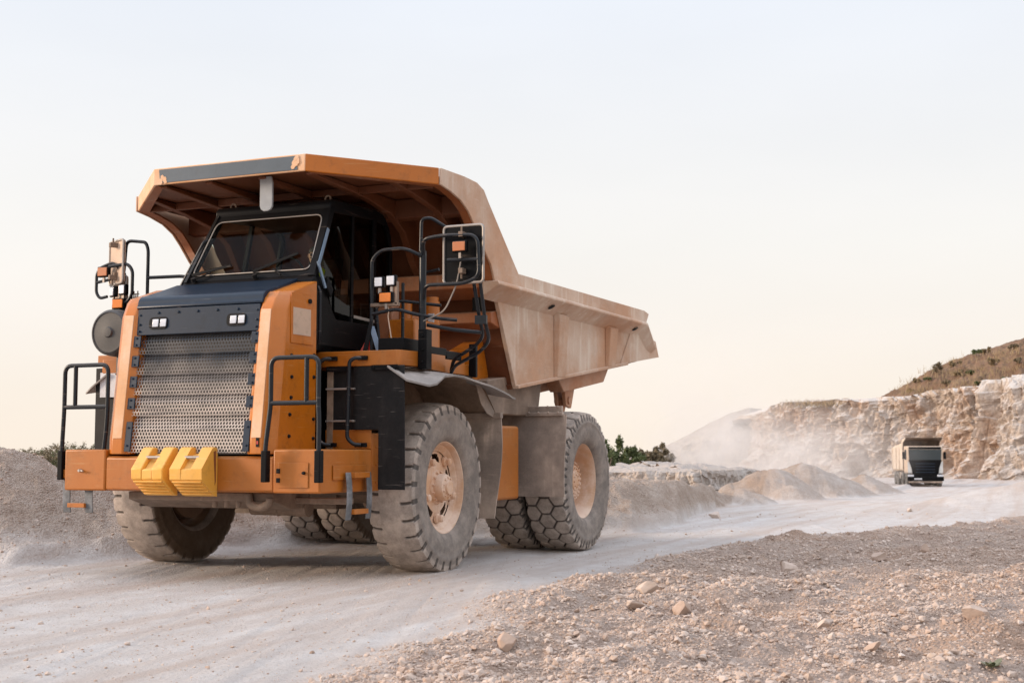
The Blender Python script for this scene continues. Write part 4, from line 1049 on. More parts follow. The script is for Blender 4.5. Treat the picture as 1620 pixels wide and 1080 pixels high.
# ---- cab: hollow shell of panels and pillars with glass
YL, YR0, YR1 = 1.085, -.78, -.57          # left side upright, right side leaning inwards
def yr(z): return YR0+(YR1-YR0)*min(1, max(0, (z-3.5)/.85))
WB, WT = (1.36, 3.50), (1.02, 4.36)        # windscreen plane at its foot and head
def wx(z): return WB[0]+(WT[0]-WB[0])*(z-WB[1])/(WT[1]-WB[1])
b = MB(); b.xz([(1.36,2.62),(1.44,3.0),(1.44,3.44),(1.35,3.53),(1.30,3.53),(1.30,2.62)], YR0, YL)
cab = b.build('cab', M['black'], truck, .012)
b = MB(); b.xz([(1.30,2.62),(1.30,3.52),(.98,3.10),(.90,3.02),(-.44,3.02),(-.44,2.62)], YL-.05, YL); b.build('door_panel', M['black'], cab, .006)
b = MB(); b.xz([(1.30,2.62),(1.30,3.50),(-.44,3.30),(-.44,2.62)], YR0-.01, YR0+.04); b.build('side_panel', M['black'], cab, .006)
b = MB(); b.box(-.50,-.44,YR0,YL,2.62,3.30); b.box(-.46,1.3,YR0,YL,2.62,2.70); b.build('rear_panel', M['black'], cab, .006)
# roof with rounded front edge
b = MB(); rp = []
for k in range(6):
    a = PI*.5*k/5; rp.append((.96+.10*math.cos(a-.15), 4.36+.10*math.sin(a+.0)+.0))
rp += [(-.05,4.50),(-.24,4.47),(-.36,4.37),(-.36,4.33),(0,4.36),(.95,4.30),(1.045,4.30)]
b.xz(rp, YR1, YL); b.build('roof', M['black'], cab, .03, ang=30, seg=3)
def pill(pts, w, name='pillar'):
    m = MB()
    for i in range(len(pts)-1): m.bar(pts[i], pts[i+1], w, w)
    for p in pts[1:-1]: m.ball(p, w*.52, 8)
    return m.build(name, M['black'], cab, 0)
pill([(wx(3.48),YL-.045,3.48),(wx(4.36)-.02,YL-.045,4.36)], .09)
pill([(wx(3.48),yr(3.48)+.045,3.48),(wx(4.36)-.02,YR1+.045,4.36)], .085)
pill([(.52,YL-.035,3.0),(.50,YL-.035,4.42)], .05)
pill([(-.02,YL-.035,2.8),(-.02,YL-.035,4.46)], .07)
pill([(-.46,YL-.035,2.62),(-.455,YL-.035,4.0),(-.40,YL-.035,4.25),(-.26,YL-.035,4.42),(0,YL-.035,4.46)], .06)
pill([(-.46,YR0+.03,2.62),(-.455,yr(4.0)+.03,4.0),(-.40,YR1+.03,4.25),(-.26,YR1+.03,4.42)], .06)
pill([(.30,YR0+.03,3.3),(.30,YR1+.03,4.38)], .05)
pill([(-.46,.28,3.1),(-.44,.28,4.1),(-.34,.28,4.36)], .045)
# windscreen, its seal, wipers
zb, zt = 3.575, 4.265
def wp(y, z, o=0): return (wx(z)+.03+o, y, z)
yl0, yl1, yr0, yr1 = YL-.085, YL-.085, yr(zb)+.085, yr(zt)+.085
cor = [(yl0,zb),(yl1,zt),(yr1,zt),(yr0,zb)]
def rounded(cor, r, n=6):
    out = []; m = len(cor)
    for i in range(m):
        p, q, s_ = Vector(cor[i-1]), Vector(cor[i]), Vector(cor[(i+1)%m]); a = q+(p-q).normalized()*r; c = q+(s_-q).normalized()*r
        for k in range(n):
            t = k/(n-1); out.append(tuple(a*(1-t)**2+q*2*t*(1-t)+c*t*t))
    return out
rc = rounded(cor, .09)
b = MB(); b.add([wp(y,z) for y,z in rc], [tuple(range(len(rc)))]); ws = b.build('windscreen', M['glass'], cab)
b = MB(); b.tube([wp(y,z,.006) for y,z in rc]+[wp(*rc[0],.006)], .008, 6); b.build('window_seal', M['metal'], ws)
# dark surround between pillars and glass
big = rounded([(YL-.02,3.50),(YL-.02,4.35),(YR1+.02,4.35),(YR0+.02,3.50)], .06); n = len(rc)
b = MB(); b.add([wp(y,z,-.004) for y,z in big]+[wp(y,z,-.004) for y,z in rc], [(i,(i+1)%n,n+(i+1)%n,n+i) for i in range(n)]); b.build('windscreen_frame', M['black'], cab)
for (y0, y1, z1) in ((-.66,-.12,3.70),(.22,.80,3.80)):
    b = MB(); b.tube([wp(y0+.42 if y0 > 0 else y0+.05,3.52,.05), wp((y0+y1)/2,3.60,.035)], .010, 8); b.bar(wp(y0,3.585,.03), wp(y1,z1-.02,.03), .022, .03); b.cyl(wp(y0+.05,3.50,.02), wp(y0+.05,3.54,.06), .03)
    b.build('wiper', M['dark'], cab)
b = MB(); b.cyl((1.33,-.70,3.6),(1.36,-.70,3.6),.02); b.build('washer_nozzle', M['dark'], cab)
# side panes
b = MB(); b.add([(.48,YL-.02,3.08),(.48,YL-.02,4.38),(1.0,YL-.02,4.30),(1.18,YL-.02,3.72),(.98,YL-.02,3.12)], [(0,1,2,3,4)]); b.build('side_window', M['glass_side'], cab)
b = MB(); b.add([(.0,YL-.02,3.08),(.0,YL-.02,4.40),(.48,YL-.021,4.40),(.48,YL-.021,3.08)], [(0,1,2,3)]); b.build('side_window', M['glass_side'], cab)
b = MB(); b.add([(-.03,YL-.02,3.02),(-.03,YL-.02,4.42),(-.2,YL-.02,4.38),(-.36,YL-.02,4.24),(-.43,YL-.02,4.0),(-.44,YL-.02,3.02)], [(0,1,2,3,4,5)]); b.build('side_window', M['glass_side'], cab)
b = MB(); b.add([(1.2,YR0+.06,3.55),(.98,YR1+.05,4.30),(-.25,YR1+.05,4.36),(-.42,YR1+.05,4.1),(-.43,YR0+.05,3.35)], [(0,1,2,3,4)]); b.build('side_window', M['glass'], cab)
b = MB(); b.bar((.5,YL+.006,3.09), (.0,YL+.006,3.075), .012, .035); b.build('window_sill', M['metal'], cab)
rail('cab_grab_rail', [([(1.36,YL+.03,3.36),(1.38,YL+.07,3.30),(1.38,YL+.07,2.80),(1.34,YL+.03,2.70)], .05)], r=.018)
b = MB(); b.bar((1.33,YL+.01,3.62), (1.12,YL+.01,4.08), .012, .045); b.build('door_strip', M['steel_blue'], cab)
b = MB(); b.bar((1.36,YL+.02,3.66),(1.22,YL+.04,3.36), .02, .03); b.build('door_strut', M['steel_blue'], cab)
b = MB(); b.prism([(1.16,YL+.02,3.50),(1.05,YL+.02,3.36),(1.10,YL+.02,3.26),(1.20,YL+.02,3.38)], (0,.03,0)); b.build('door_handle', M['dark'], cab, .01)
for y in (-.38, .98):
    b = MB(); b.tube([(.95+.045*math.cos(a*PI/6)*0, y+.038*math.cos(a*PI/6), 4.475+.038*math.sin(a*PI/6)) for a in range(13)], .011, 8); b.build('lifting_eye', M['chassis'], cab)
# interior
b = MB(); b.xz([(1.30,2.7),(1.30,3.50),(1.02,3.52),(.92,3.38),(.95,2.7)], YR0+.05, YL-.06); b.build('dashboard', M['dark'], cab, .03)
b = MB()
ring = [( .80+.045*math.sin(k*PI/12), .36+.20*math.cos(k*PI/12), 3.62+.19*math.sin(k*PI/12)) for k in range(25)]
b.tube(ring, .014, 8); b.bar((.98,.36,3.45),(.80,.36,3.62),.05,.05)
b.build('steering_wheel', M['dark'], cab)
b = MB(); b.box(.02,.52,.10,.62,3.02,3.22); b.box(.1,.45,.2,.52,2.7,3.02); b.build('seat', M['dark'], cab, .05, seg=3)
b = MB(); b.xz([(.02,3.15),(.12,3.15),(.02,3.92),(-.10,3.92)], .12, .60); b.build('backrest', M['dark'], cab, .04, seg=3)
b = MB(); b.box(-.40,-.12,-.60,-.12,2.7,3.55); b.build('console', M['dark'], cab, .03)

# ---- driver
def person():
    root = tag(empty('person', (.22,.36,3.22)), 'seated driver in a yellow green safety vest behind the cab windscreen', 'person')
    me = bpy.data.meshes.new('body'); J = {}
    V = []; E = []; Rd = []
    def v(p, r): V.append(p); Rd.append(r); return len(V)-1
    def e(*ids):
        for a, c in zip(ids, ids[1:]): E.append((a,c))
    pel = v((0,0,.08),.15); w = v((-.02,0,.24),.14); ch = v((-.03,0,.42),.16); nk = v((-.02,0,.56),.055); hd0 = v((0,0,.63),.075); hd = v((.01,0,.71),.098); top = v((.0,0,.79),.07)
    e(pel,w,ch,nk,hd0,hd,top)
    for s in (1,-1):
        sh = v((-.03,.18*s,.49),.062); el = v((.16,.25*s,.28),.045); wr = v((.42,.18*s,.36),.030); pm = v((.49,.165*s,.395),.036)
        e(ch,sh,el,wr,pm)
        for k in range(4):
            y = (.165+(.035-.022*k))*s; l = (.055,.07,.075,.062)[k]
            f0 = v((.51+.012,y,.41),.0095); f1 = v((.51+l*.6,y,.425),.009); f2 = v((.515+l*.75,y,.39),.008); e(pm,f0,f1,f2)
        t0 = v((.49,.125*s,.41),.011); t1 = v((.53,.11*s,.42),.009); e(pm,t0,t1)
        hp_ = v((.06,.10*s,.06),.105); kn = v((.46,.12*s,.08),.07); an = v((.52,.12*s,-.36),.045); ft = v((.68,.12*s,-.42),.04)
        e(pel,hp_,kn,an,ft)
    me.from_pydata(V, E, [])
    o = link_mesh('body', me, None, root)
    m = o.modifiers.new('skin', 'SKIN'); m.use_smooth_shade = True
    for i, r in enumerate(Rd): me.skin_vertices[0].data[i].radius = (r, r)
    me.skin_vertices[0].data[0].use_root = True
    sub = o.modifiers.new('sub', 'SUBSURF'); sub.levels = 1; sub.render_levels = 2
    t = NT('driver_skin_and_clothes'); z = t.sep(); sk = t.math('GREATER_THAN', z[2], .545); hx = t.math('GREATER_THAN', z[0], .40); hz = t.math('GREATER_THAN', z[2], .2)
    t.bsdf(t.mix(t.math('MAXIMUM', sk, t.math('MULTIPLY', hx, hz)), (.03,.035,.05), (.42,.24,.17)), .7); me.materials.append(t.m)
    vm = NT('hi_vis_vest'); vm.bsdf(vm.mix(vm.ramp(vm.noise(9,3), .3, .7), (.36,.42,.02), (.46,.52,.03)), .7)
    b = MB(); b.rev([(.0,.17),(.155,.17),(.165,.30),(.185,.42),(.17,.50),(.08,.555),(.0,.555)], (-.025,0,0), (0,0,1), 24)
    b.v = [(x if True else x, y*1.12, z) for x,y,z in b.v]; b.build('vest', vm.m, root)
    hm = NT('dark_hair'); hm.bsdf((.02,.014,.01), .7)
    b = MB(); b.ball((-.018,0,.745), (.105,.092,.085)); b.build('hair', hm.m, root)
    b = MB(); b.ball((.108,0,.70), (.022,.014,.026), 10); 
    b.build('nose', me.materials[0], root)
    for s in (1,-1):
        b = MB(); b.ball((.095,.035*s,.725), (.012,.015,.009), 10); b.build('eye', hm.m, root)
        b = MB(); b.ball((0,.098*s,.705), (.022,.012,.032), 10); b.build('ear', me.materials[0], root)
    b = MB(); b.ball((.098,0,.662), (.012,.026,.007), 10); b.build('mouth', hm.m, root)
    return root
person()

# ---- left deck: rails, work lamps, mirror
px_, py_ = .86, 2.22
rail('mirror_post', [([(px_,py_,2.44),(px_,py_,3.78)], 0)], r=.042)
b = MB(); b.box(px_-.07,px_+.07,py_-.02,py_+.09,2.40,2.86)
for z in (2.48,2.62,2.78): b.cyl((px_+.07,py_+.04,z),(px_+.085,py_+.04,z),.016,seg=8)
b.build('post_socket', M['black'], truck, .008)
rail('guard_loop', [([(1.0,1.62,2.6),(1.0,1.62,3.70),(1.0,1.74,3.80),(1.0,2.05,3.81),(.9,py_,3.72)], .10),([(1.0,1.62,3.05),(1.0,1.95,3.10),(.92,2.15,3.04),(.80,2.4,2.99),(.72,2.6,2.97)], .06)], r=.021)
rail('guard_loop', [([(px_,py_-.03,3.7),(px_,py_-.02,4.16),(px_,py_+.10,4.17),(px_-.1,py_+.28,4.04)], .07)], r=.02)
rail('guard_loop', [([(.3,1.66,2.6),(.3,1.66,3.50)], 0),([(.45,1.50,3.22),(.45,1.72,3.26),(.3,2.18,3.2)], .05),([(-.10,1.70,2.6),(-.10,1.70,3.66),(-.10,1.95,3.70)], .05),([(.5,1.45,2.72),(.5,1.40,3.2),(.45,1.62,3.28)], .06),([(.5,1.45,2.70),(.4,1.95,2.68)], .03)], r=.02)
rail('mirror_arm', [([(px_+.02,py_+.02,3.74),(px_+.12,py_+.06,3.90),(px_+.16,py_+.32,3.92),(px_+.16,py_+.78,3.90),(px_+.16,py_+.80,3.42),(px_+.16,py_+.60,3.35),(px_+.14,py_+.1,3.36),(px_+.04,py_+.04,3.22)], .12),([(px_+.16,py_+.40,3.63),(px_+.16,py_+.79,3.62)], 0)], r=.022)
def mirror(c, w, h, rz, mat_back, edge=True):
    e = empty('mirror', c, rz); e.parent = truck
    b = MB(); P = rounded([(-w/2,-h/2),(w/2,-h/2),(w/2,h/2),(-w/2,h/2)], .05)
    b.yz(P, -.035, 0); b.build('mirror_housing', mat_back, e, .008)
    b = MB(); b.tube([(0,y,z) for y,z in P]+[(0,*P[0])], .016, 8); b.build('mirror_rim', M['metal'], e)
    Q = rounded([(-w/2+.02,-h/2+.02),(w/2-.02,-h/2+.02),(w/2-.02,h/2-.02),(-w/2+.02,h/2-.02)], .045)
    b = MB(); b.yz(Q, -.041, -.037); b.build('mirror_glass', M['mirror'], e)
    b = MB()
    for z in (.22,-.20): b.box(.0,.10,-.02,.035,z-.03,z+.03); b.cyl((.05,.0,z),(.05,.0,z+.09 if z > 0 else z-.09),.011)
    b.build('mirror_clamp', M['chassis'], e, .004)
    return e
mirror((.94,2.785,3.70), .50, .66, 0, M['black'])
def lamp(c, s, mat, name, dep=.06, rz=0, parent=truck):
    e = empty(name, c, rz); e.parent = parent
    b = MB(); b.box(-dep,0,-s[0]/2-.014,s[0]/2+.014,-s[1]/2-.014,s[1]/2+.014); b.build('lamp_housing', M['black'], e, .01)
    b = MB(); b.box(0,.014,-s[0]/2,s[0]/2,-s[1]/2,s[1]/2); b.build('lamp_lens', mat, e, .008)
    b = MB(); b.box(-dep*.7,-dep*.3,-.015,.015,-s[1]/2-.08,-s[1]/2); b.build('lamp_bracket', M['metal'], e)
lamp((1.05,1.74,3.42), (.10,.105), M['lens'], 'work_lamp'); lamp((1.05,1.90,3.43), (.10,.105), M['lens'], 'work_lamp')
lamp((1.05,1.83,3.235), (.15,.105), M['amber'], 'marker_lamp')
lamp((1.09,2.80,3.77), (.155,.105), M['amber_dull'], 'marker_lamp')
b = MB(); b.box(.98,1.03,1.62,1.99,3.135,3.175); b.box(.99,1.03,1.94,1.98,3.15,3.42); b.build('lamp_shelf', M['chassis'], truck, .005)
b = MB(); b.tube([(1.0,1.84,3.16),(1.01,1.86,3.08),(1.0,1.84,3.02),(1.0,1.88,2.8),(1.0,1.90,2.66)], .007, 6, .03); b.build('cable', M['pale_tan'], truck)
b = MB(); b.tube([(1.02,2.80,3.66),(.98,2.72,3.35),(.95,2.55,3.05),(.90,2.32,2.98),(.88,2.22,2.95)], .009, 6, .1); b.build('cable', M['metal'], truck)
b = MB(); b.tube([(.90,2.90,3.36),(.80,2.92,2.98),(.55,2.86,2.80),(.40,2.70,2.70),(.2,2.30,2.55),(.1,2.22,2.42)], .022, 8, .12); b.tube([(.90,2.98,3.36),(.80,3.0,2.90),(.55,2.94,2.74),(.38,2.74,2.62),(.2,2.32,2.48),(.1,2.22,2.40)], .022, 8, .12); b.bar((.84,2.89,2.95),(.83,3.03,2.95),.04,.10); b.build('mirror_stay', M['tube'], truck)
b = MB(); b.tube([(.80,2.25,2.92),(.75,2.55,2.86),(.66,2.88,2.82)], .022, 8, .05); b.build('mirror_brace', M['tube'], truck)
b = MB(); b.box(-.62,-.56,2.14,2.24,2.38,2.80); b.build('post_socket', M['black'], truck, .01)
# hydraulic cylinder, tank and hoses behind the left deck
b = MB(); b.cyl((-.60,1.60,2.5),(-.60,1.60,3.36),.10,seg=24); b.cyl((-.60,1.60,3.36),(-.60,1.60,3.42),.085,seg=20); hc = b.build('accumulator', M['orange'], truck)
b = MB(); b.box(-.505,-.49,1.60,1.68,3.05,3.20); b.build('decal', M['paper'], hc)
b = MB(); b.cyl((-.35,1.35,2.55),(-.35,1.35,3.36),.085,seg=20); b.build('accumulator', M['orange'], truck)
b = MB(); b.box(-.55,.10,1.35,1.72,2.55,3.08); b.build('oil_box', M['orange'], truck, .02)
b = MB(); b.box(-.45,-.1,1.02,1.30,2.6,3.32); b.build('equipment_box', M['body'], truck, .02)
b = MB(); b.box(-1.3,-1.28,1.85,2.02,3.30,3.48); b.build('data_plate', M['black'], truck)
# wheel chocks standing on the left deck: red one and blue hinged plates
wc = tag(empty('wheel_chock', (1.02,1.62,2.606)), 'small folded wheel chock with red and blue plates standing on the left deck', 'wheel chock')
b = MB(); b.prism([(-.02,-.14,0),(-.02,0,0),(-.02,-.02,.20)], (.03,0,0)); b.build('red_plate', M['red'], wc)
b = MB(); b.quad([(.03,.0,.30),(.03,.06,.30),(.03,.17,0),(.03,.10,0)], .012); b.build('blue_plate', M['steel_blue'], wc)
b = MB(); b.quad([(.03,-.08,0),(.03,-.02,0),(.03,.05,.36),(.03,.01,.36)], .012); b.build('black_plate', M['dark'], wc)
# ---- right deck: air cleaner, mirror, lamps, rails
b = MB(); ax = Vector((1,0,0)); o0 = (1.05,-1.80,2.92)
b.rev([(.26,0),(.285,.03),(.285,.44),(.275,.46),(.25,.475),(.245,.465),(.20,.465),(.07,.475),(.055,.495),(.02,.497),(0,.497)], o0, ax, 48)
ac = b.build('air_cleaner', M['drum'], truck)
b = MB(); b.rev([(.295,.30),(.295,.36)], o0, ax, 48); b.cyl((1.28,-1.80,2.66),(1.28,-1.80,2.42),.055); b.tube([(1.1,-1.62,2.75),(1.15,-1.45,2.7),(1.1,-1.3,2.6)],.05,10,.05); b.cyl((1.28,-1.80,2.42),(1.28,-1.80,2.36),.07,.03); b.build('dust_valve', M['drum'], ac)
rail('mirror_post', [([(.90,-2.12,2.6),(.90,-2.12,3.75)], 0)], r=.042)
rail('guard_loop', [([(.95,-2.10,3.62),(.95,-2.06,3.75),(.95,-2.03,4.16),(.95,-1.72,4.12),(.95,-1.68,4.02),(.95,-1.68,3.36)], .09),([(.95,-1.68,3.66),(.9,-1.2,3.66),(.9,-.82,3.60)], .05)], r=.022)
rail('guard_loop', [([(1.0,-2.10,3.80),(1.0,-2.2,3.88),(1.0,-2.40,3.82),(1.0,-2.46,3.74),(1.0,-2.46,3.50),(1.0,-2.40,3.42),(1.0,-2.28,3.44)], .06),([(1.0,-2.46,3.63),(1.0,-2.24,3.66)], 0)], r=.02)
rail('guard_loop', [([(1.05,-2.22,3.82),(1.05,-1.92,3.84),(1.05,-1.84,3.75),(1.05,-1.84,3.44),(1.05,-1.92,3.34),(1.05,-2.1,3.36)], .07)], r=.022)
rail('guard_loop', [([(1.22,-.96,3.46),(1.20,-.62,4.03),(1.14,-.54,4.04)], .06),([(1.22,-.84,3.46),(1.22,-.83,3.64)], 0)], r=.022)
mirror((.98,-2.16,3.88), .42, .56, R(-27), M['pale_tan'])  # tan housings: sunlight on their backs put into the colour
mirror((.93,-2.13,3.50), .36, .40, R(-27), M['pale_tan'])
lamp((1.08,-2.14,3.49), (.11,.11), M['lens'], 'work_lamp', rz=R(-25)); lamp((1.08,-1.98,3.51), (.10,.11), M['lens'], 'work_lamp', rz=R(-10))
lamp((1.08,-2.04,3.33), (.16,.11), M['amber'], 'marker_lamp'); lamp((1.04,-2.33,3.76), (.15,.11), M['amber_dull'], 'marker_lamp')
b = MB(); b.cyl((1.0,-2.04,3.25),(1.0,-2.04,3.2),.13,.11); b.build('lamp_base', M['dark'], truck)
b = MB()
for k in range(4): b.cyl((1.0,-1.88+.03*k,3.30),(1.0,-1.88+.03*k,3.46+.03*(k%2)),.008); b.bar((1.0,-1.9,3.33+.04*k),(1.0,-1.77,3.33+.04*k),.01,.01)
b.build('horn_bracket', M['chassis'], truck)
b = MB(); b.tube([(1.0,-1.9,3.25),(1.1,-1.75,3.28),(1.1,-1.5,3.15),(1.1,-1.3,3.0)], .012, 6, .06); b.build('cable', M['dark'], truck)
b = MB(); b.tube([(2.0,-1.05,2.5),(2.1,-1.10,2.2),(2.18,-1.08,1.5)],.03,8,.2); b.build('hose', M['dark'], truck)

# ================================================================== far dump truck coming down the road
def dump_truck():
    a = 95; u = uof(1461); x, y = ab(a, u); z = T(x, y)
    vd = math.atan2(CAM[1]-y, CAM[0]-x)
    root = tag(empty('dump_truck', (x, y, z), vd+R(8.5)), 'distant dump truck with black and white cab in front of the cliff', 'dump truck')
    wm = painted('white_cab_paint', (.70,.69,.66), .4, .15, .2); bm_ = painted('tan_tipper_paint', (.58,.46,.34), .6, .6, .3, dcol=(.68,.60,.52)); dk_ = painted('shade_darkened_canopy', (.10,.065,.04), .7, .3, .2)  # canopy coat turned dark brown to hold the underside shade in its colour
    om = painted('tan_cab_side_paint', (.60,.47,.35), .5, .3, .2); tyr = painted('far_tyre_dust', (.05,.048,.045), .8, .55, .2, dcol=(.36,.34,.32))
    bk = M['black']
    b = MB(); P = [(0,1.02),(.0,2.72),(-.10,2.86),(-1.7,2.86),(-1.75,.95),(-.1,.95)]
    b.xz(P, -1.22, 1.22); cabf = b.build('cab', om, root, .06, seg=3)
    b = MB(); b.quad([(.012,-1.08,1.86),(.012,1.08,1.86),(.012,1.12,2.62),(.012,-1.12,2.62)], .012); b.build('windscreen', M['wind_far'], cabf)
    b = MB(); b.quad([(.03,-.86,.72),(.03,.86,.72),(.03,.93,1.25),(.03,1.12,1.88),(.03,-1.12,1.88),(.03,-.93,1.25)], .02); g = b.build('grille', bk, cabf)
    for z0 in (1.0,1.2,1.4,1.6):
        b = MB(); b.box(.05,.075,-.66,.66,z0,z0+.05); b.build('grille_bar', M['navy'], g)
    for s in (1,-1):
        b = MB(); b.yz([(s*1.20,.98),(s*.90,.95),(s*.95,1.35),(s*1.08,1.70),(s*1.20,1.82)], .0, .018); b.build('white_panel', wm, cabf)
        b = MB(); b.box(-.02,.09,min(s*.80,s*1.2),max(s*.80,s*1.2),.66,.86); b.build('headlight', M['lens'], cabf, .02)
        b = MB(); b.box(-.45,-.38,min(s*1.32,s*1.50),max(s*1.32,s*1.50),1.95,2.45); b.bar((-.3,s*1.2,2.35),(-.4,s*1.36,2.35),.05,.05); b.build('mirror', M['dark'], cabf, .03)
        b = MB(); b.box(-1.25,-.35,s*1.225-.01,s*1.225+.01,1.9,2.6); b.build('side_window', M['dark'], cabf)
    b = MB(); b.box(-.05,.13,-1.24,1.24,.42,.72); bp = b.build('bumper', bk, root, .04)
    b = MB(); b.box(-.1,.06,-1.15,1.15,.28,.41); b.build('bumper_skirt', M['flap'], bp, .02)
    b = MB(); b.box(.131,.137,-.78,-.26,.50,.62); b.build('number_plate', M['paper'], bp)
    b = MB(); b.box(-.05,.03,-1.1,1.1,2.64,2.80); b.build('sun_visor', bk, cabf, .03)
    b = MB(); b.box(-7.6,-.4,-.45,.45,.7,.95); b.build('chassis_frame', M['chassis'], root)
    b = MB(); b.xz([(-1.95,1.20),(-1.95,2.95),(-2.15,3.1),(-7.9,2.75),(-8.0,2.6),(-7.7,1.15)], -1.28, -1.22); b.xz([(-1.95,1.20),(-1.95,2.95),(-2.15,3.1),(-7.9,2.75),(-8.0,2.6),(-7.7,1.15)], 1.22, 1.28)
    b.box(-7.7,-1.95,-1.22,1.22,1.12,1.2); tb = b.build('tipper_body', bm_, root, .015)
    b = MB(); b.box(-1.99,-1.93,-1.21,1.21,1.2,3.0); b.build('front_wall', dk_, tb)
    b = MB(); b.xz([(-1.93,2.95),(-1.75,3.2),(-.35,3.42),(-.35,3.48),(-1.85,3.30),(-2.2,3.1)], -1.26, 1.26); cn = b.build('canopy', dk_, tb, .01)
    for s in (1,-1):
        b = MB(); b.xz([(-1.95,2.6),(-1.6,3.1),(-.40,3.36),(-.40,3.47),(-1.85,3.32),(-2.4,3.05)], s*1.27-.02, s*1.27+.02); b.build('canopy_side', bm_, tb)
        for xr in (-3.5,-5.2,-7.2):
            b = MB(); b.box(xr-.07,xr+.07,s*1.30-.05,s*1.30+.05,1.2,2.75); b.build('side_post', bm_, tb, .01)
    for x in (-.95,-2.95,-5.3,-6.65):
        for s in (1,-1):
            b = MB(); b.rev([(.30,-.15),(.46,-.16),(.52,-.12),(.52,.12),(.46,.16),(.30,.15),(.28,.06),(.12,.04),(.10,.12),(0,.12)], (x,s*1.06,.51), (0,s,0), 28); b.build('wheel', tyr, root)
    for s in (1,-1):
        b = MB(); b.box(-1.55,-.35,min(s*.95,s*1.22),max(s*.95,s*1.22),.95,1.1); b.box(-7.6,-4.5,min(s*.9,s*1.24),max(s*.9,s*1.24),1.06,1.115); b.build('mudguard', M['flap'], root, .02)
        b = MB(); b.box(-4.4,-3.6,min(s*.6,s*1.2),max(s*.6,s*1.2),.5,1.0); b.build('fuel_tank', M['metal'], root, .05)
def far_glass():
    t = NT('far_windscreen'); t.bsdf((.025,.038,.045), .10, 0, .6); return t.m
M['wind_far'] = far_glass()
dump_truck()

# ================================================================== vegetation
def leaf_mat(name, a, b_):
    t = NT(name); v = t.attr('tone'); b = t.bsdf(t.mix(v, a, b_), .7, 0, .2); return t.m
M['leaf'] = leaf_mat('shrub_leaf', (.060,.075,.028), (.14,.16,.07)); M['leaf_brown'] = leaf_mat('dusty_shrub_leaf', (.14,.11,.065), (.24,.185,.12)); M['bark'] = painted('bark', (.12,.085,.06), .9, .2, .1)
M['leaf_dry'] = leaf_mat('dry_grass_leaf', (.20,.145,.08), (.33,.25,.15))
def leaves(name, blobs, n, size, mat, parent=None, seed=0):
    g = np.random.default_rng(seed); Vs = []; tone = []
    w = np.array([b_[3]*b_[4] for b_ in blobs]); w /= w.sum(); k = g.choice(len(blobs), n, p=w); B = np.array(blobs)[k]
    d = g.normal(size=(n,3)); d /= np.linalg.norm(d, axis=1)[:,None]; rad = g.random(n)**.5*g.uniform(.8,1.3,n)
    c = B[:,:3] + d*rad[:,None]*np.stack([B[:,3],B[:,3],B[:,4]],-1)
    a = g.normal(size=(n,3)); a /= np.linalg.norm(a,axis=1)[:,None]; b2 = np.cross(a, g.normal(size=(n,3))); b2 /= np.linalg.norm(b2,axis=1)[:,None]
    s = size*g.uniform(.6,1.4,n)[:,None]
    V = np.stack([c-a*s, c+b2*s*.5, c+a*s, c-b2*s*.5], 1); F = np.arange(n*4).reshape(n,4)
    o = np_mesh(name, V.reshape(-1,3), F, mat, parent, smooth=False)
    at = o.data.attributes.new('tone','FLOAT','POINT'); at.data.foreach_set('value', np.repeat(np.clip(g.normal(.5,.3,n)+.0,0,1),4).astype(np.float32))
    return o
def bush(name, px, a, base_py, top_py, wpx, mat, label, cat, group=None, n=2500, seed=0, zg=None):
    u = uof(px); x, y = ab(a, u); z = T(x, y) if zg is None else zg; zt = zof(top_py, a); h = max(.3, zt-z); w = wpx*a/FPX
    root = tag(empty(name, (x, y, z)), label, cat, group); g = np.random.default_rng(seed+50); bl = []
    for k in range(34):
        px__ = g.uniform(-.42,.42); bl.append((px__*w, g.uniform(-.38,.38)*w, h*g.uniform(.2,.86)*(1-.7*abs(px__)), w*g.uniform(.07,.17), h*g.uniform(.07,.17)))
    leaves('crown', bl, n, max(.05, min(w,h)*.05), mat, root, seed)
    b = MB()
    for q in bl[:6]: b.tube([(0,0,-.1),(q[0]*.4,q[1]*.4,q[2]*.5),(q[0],q[1],q[2])], max(.012, h*.012), 5)
    b.build('stem', M['bark'], root)
    return root
bush('tree', 972, 88, 735, 691, 54, M['leaf'], 'dark green bushy tree nearest the rear wheel of the haul truck', 'tree', n=9000, seed=1)
bush('tree', 1003, 92, 735, 699, 44, M['leaf'], 'lower green tree between the bushy tree and the dusty shrub', 'tree', n=7000, seed=22)
bush('shrub', 1030, 97, 738, 696, 58, M['leaf_brown'], 'brownish dusty shrub half lost in the dust beside the lower green tree', 'shrub', n=6500, seed=3)
bush('shrub', 958, 84, 738, 706, 34, M['leaf'], 'low olive shrub showing between the rear tyre and the bushy tree', 'shrub', n=2200, seed=4)
bush('shrub', 1052, 110, 735, 700, 34, M['leaf_brown'], 'pale dusty shrub at the foot of the dusty mound', 'shrub', n=2200, seed=5)
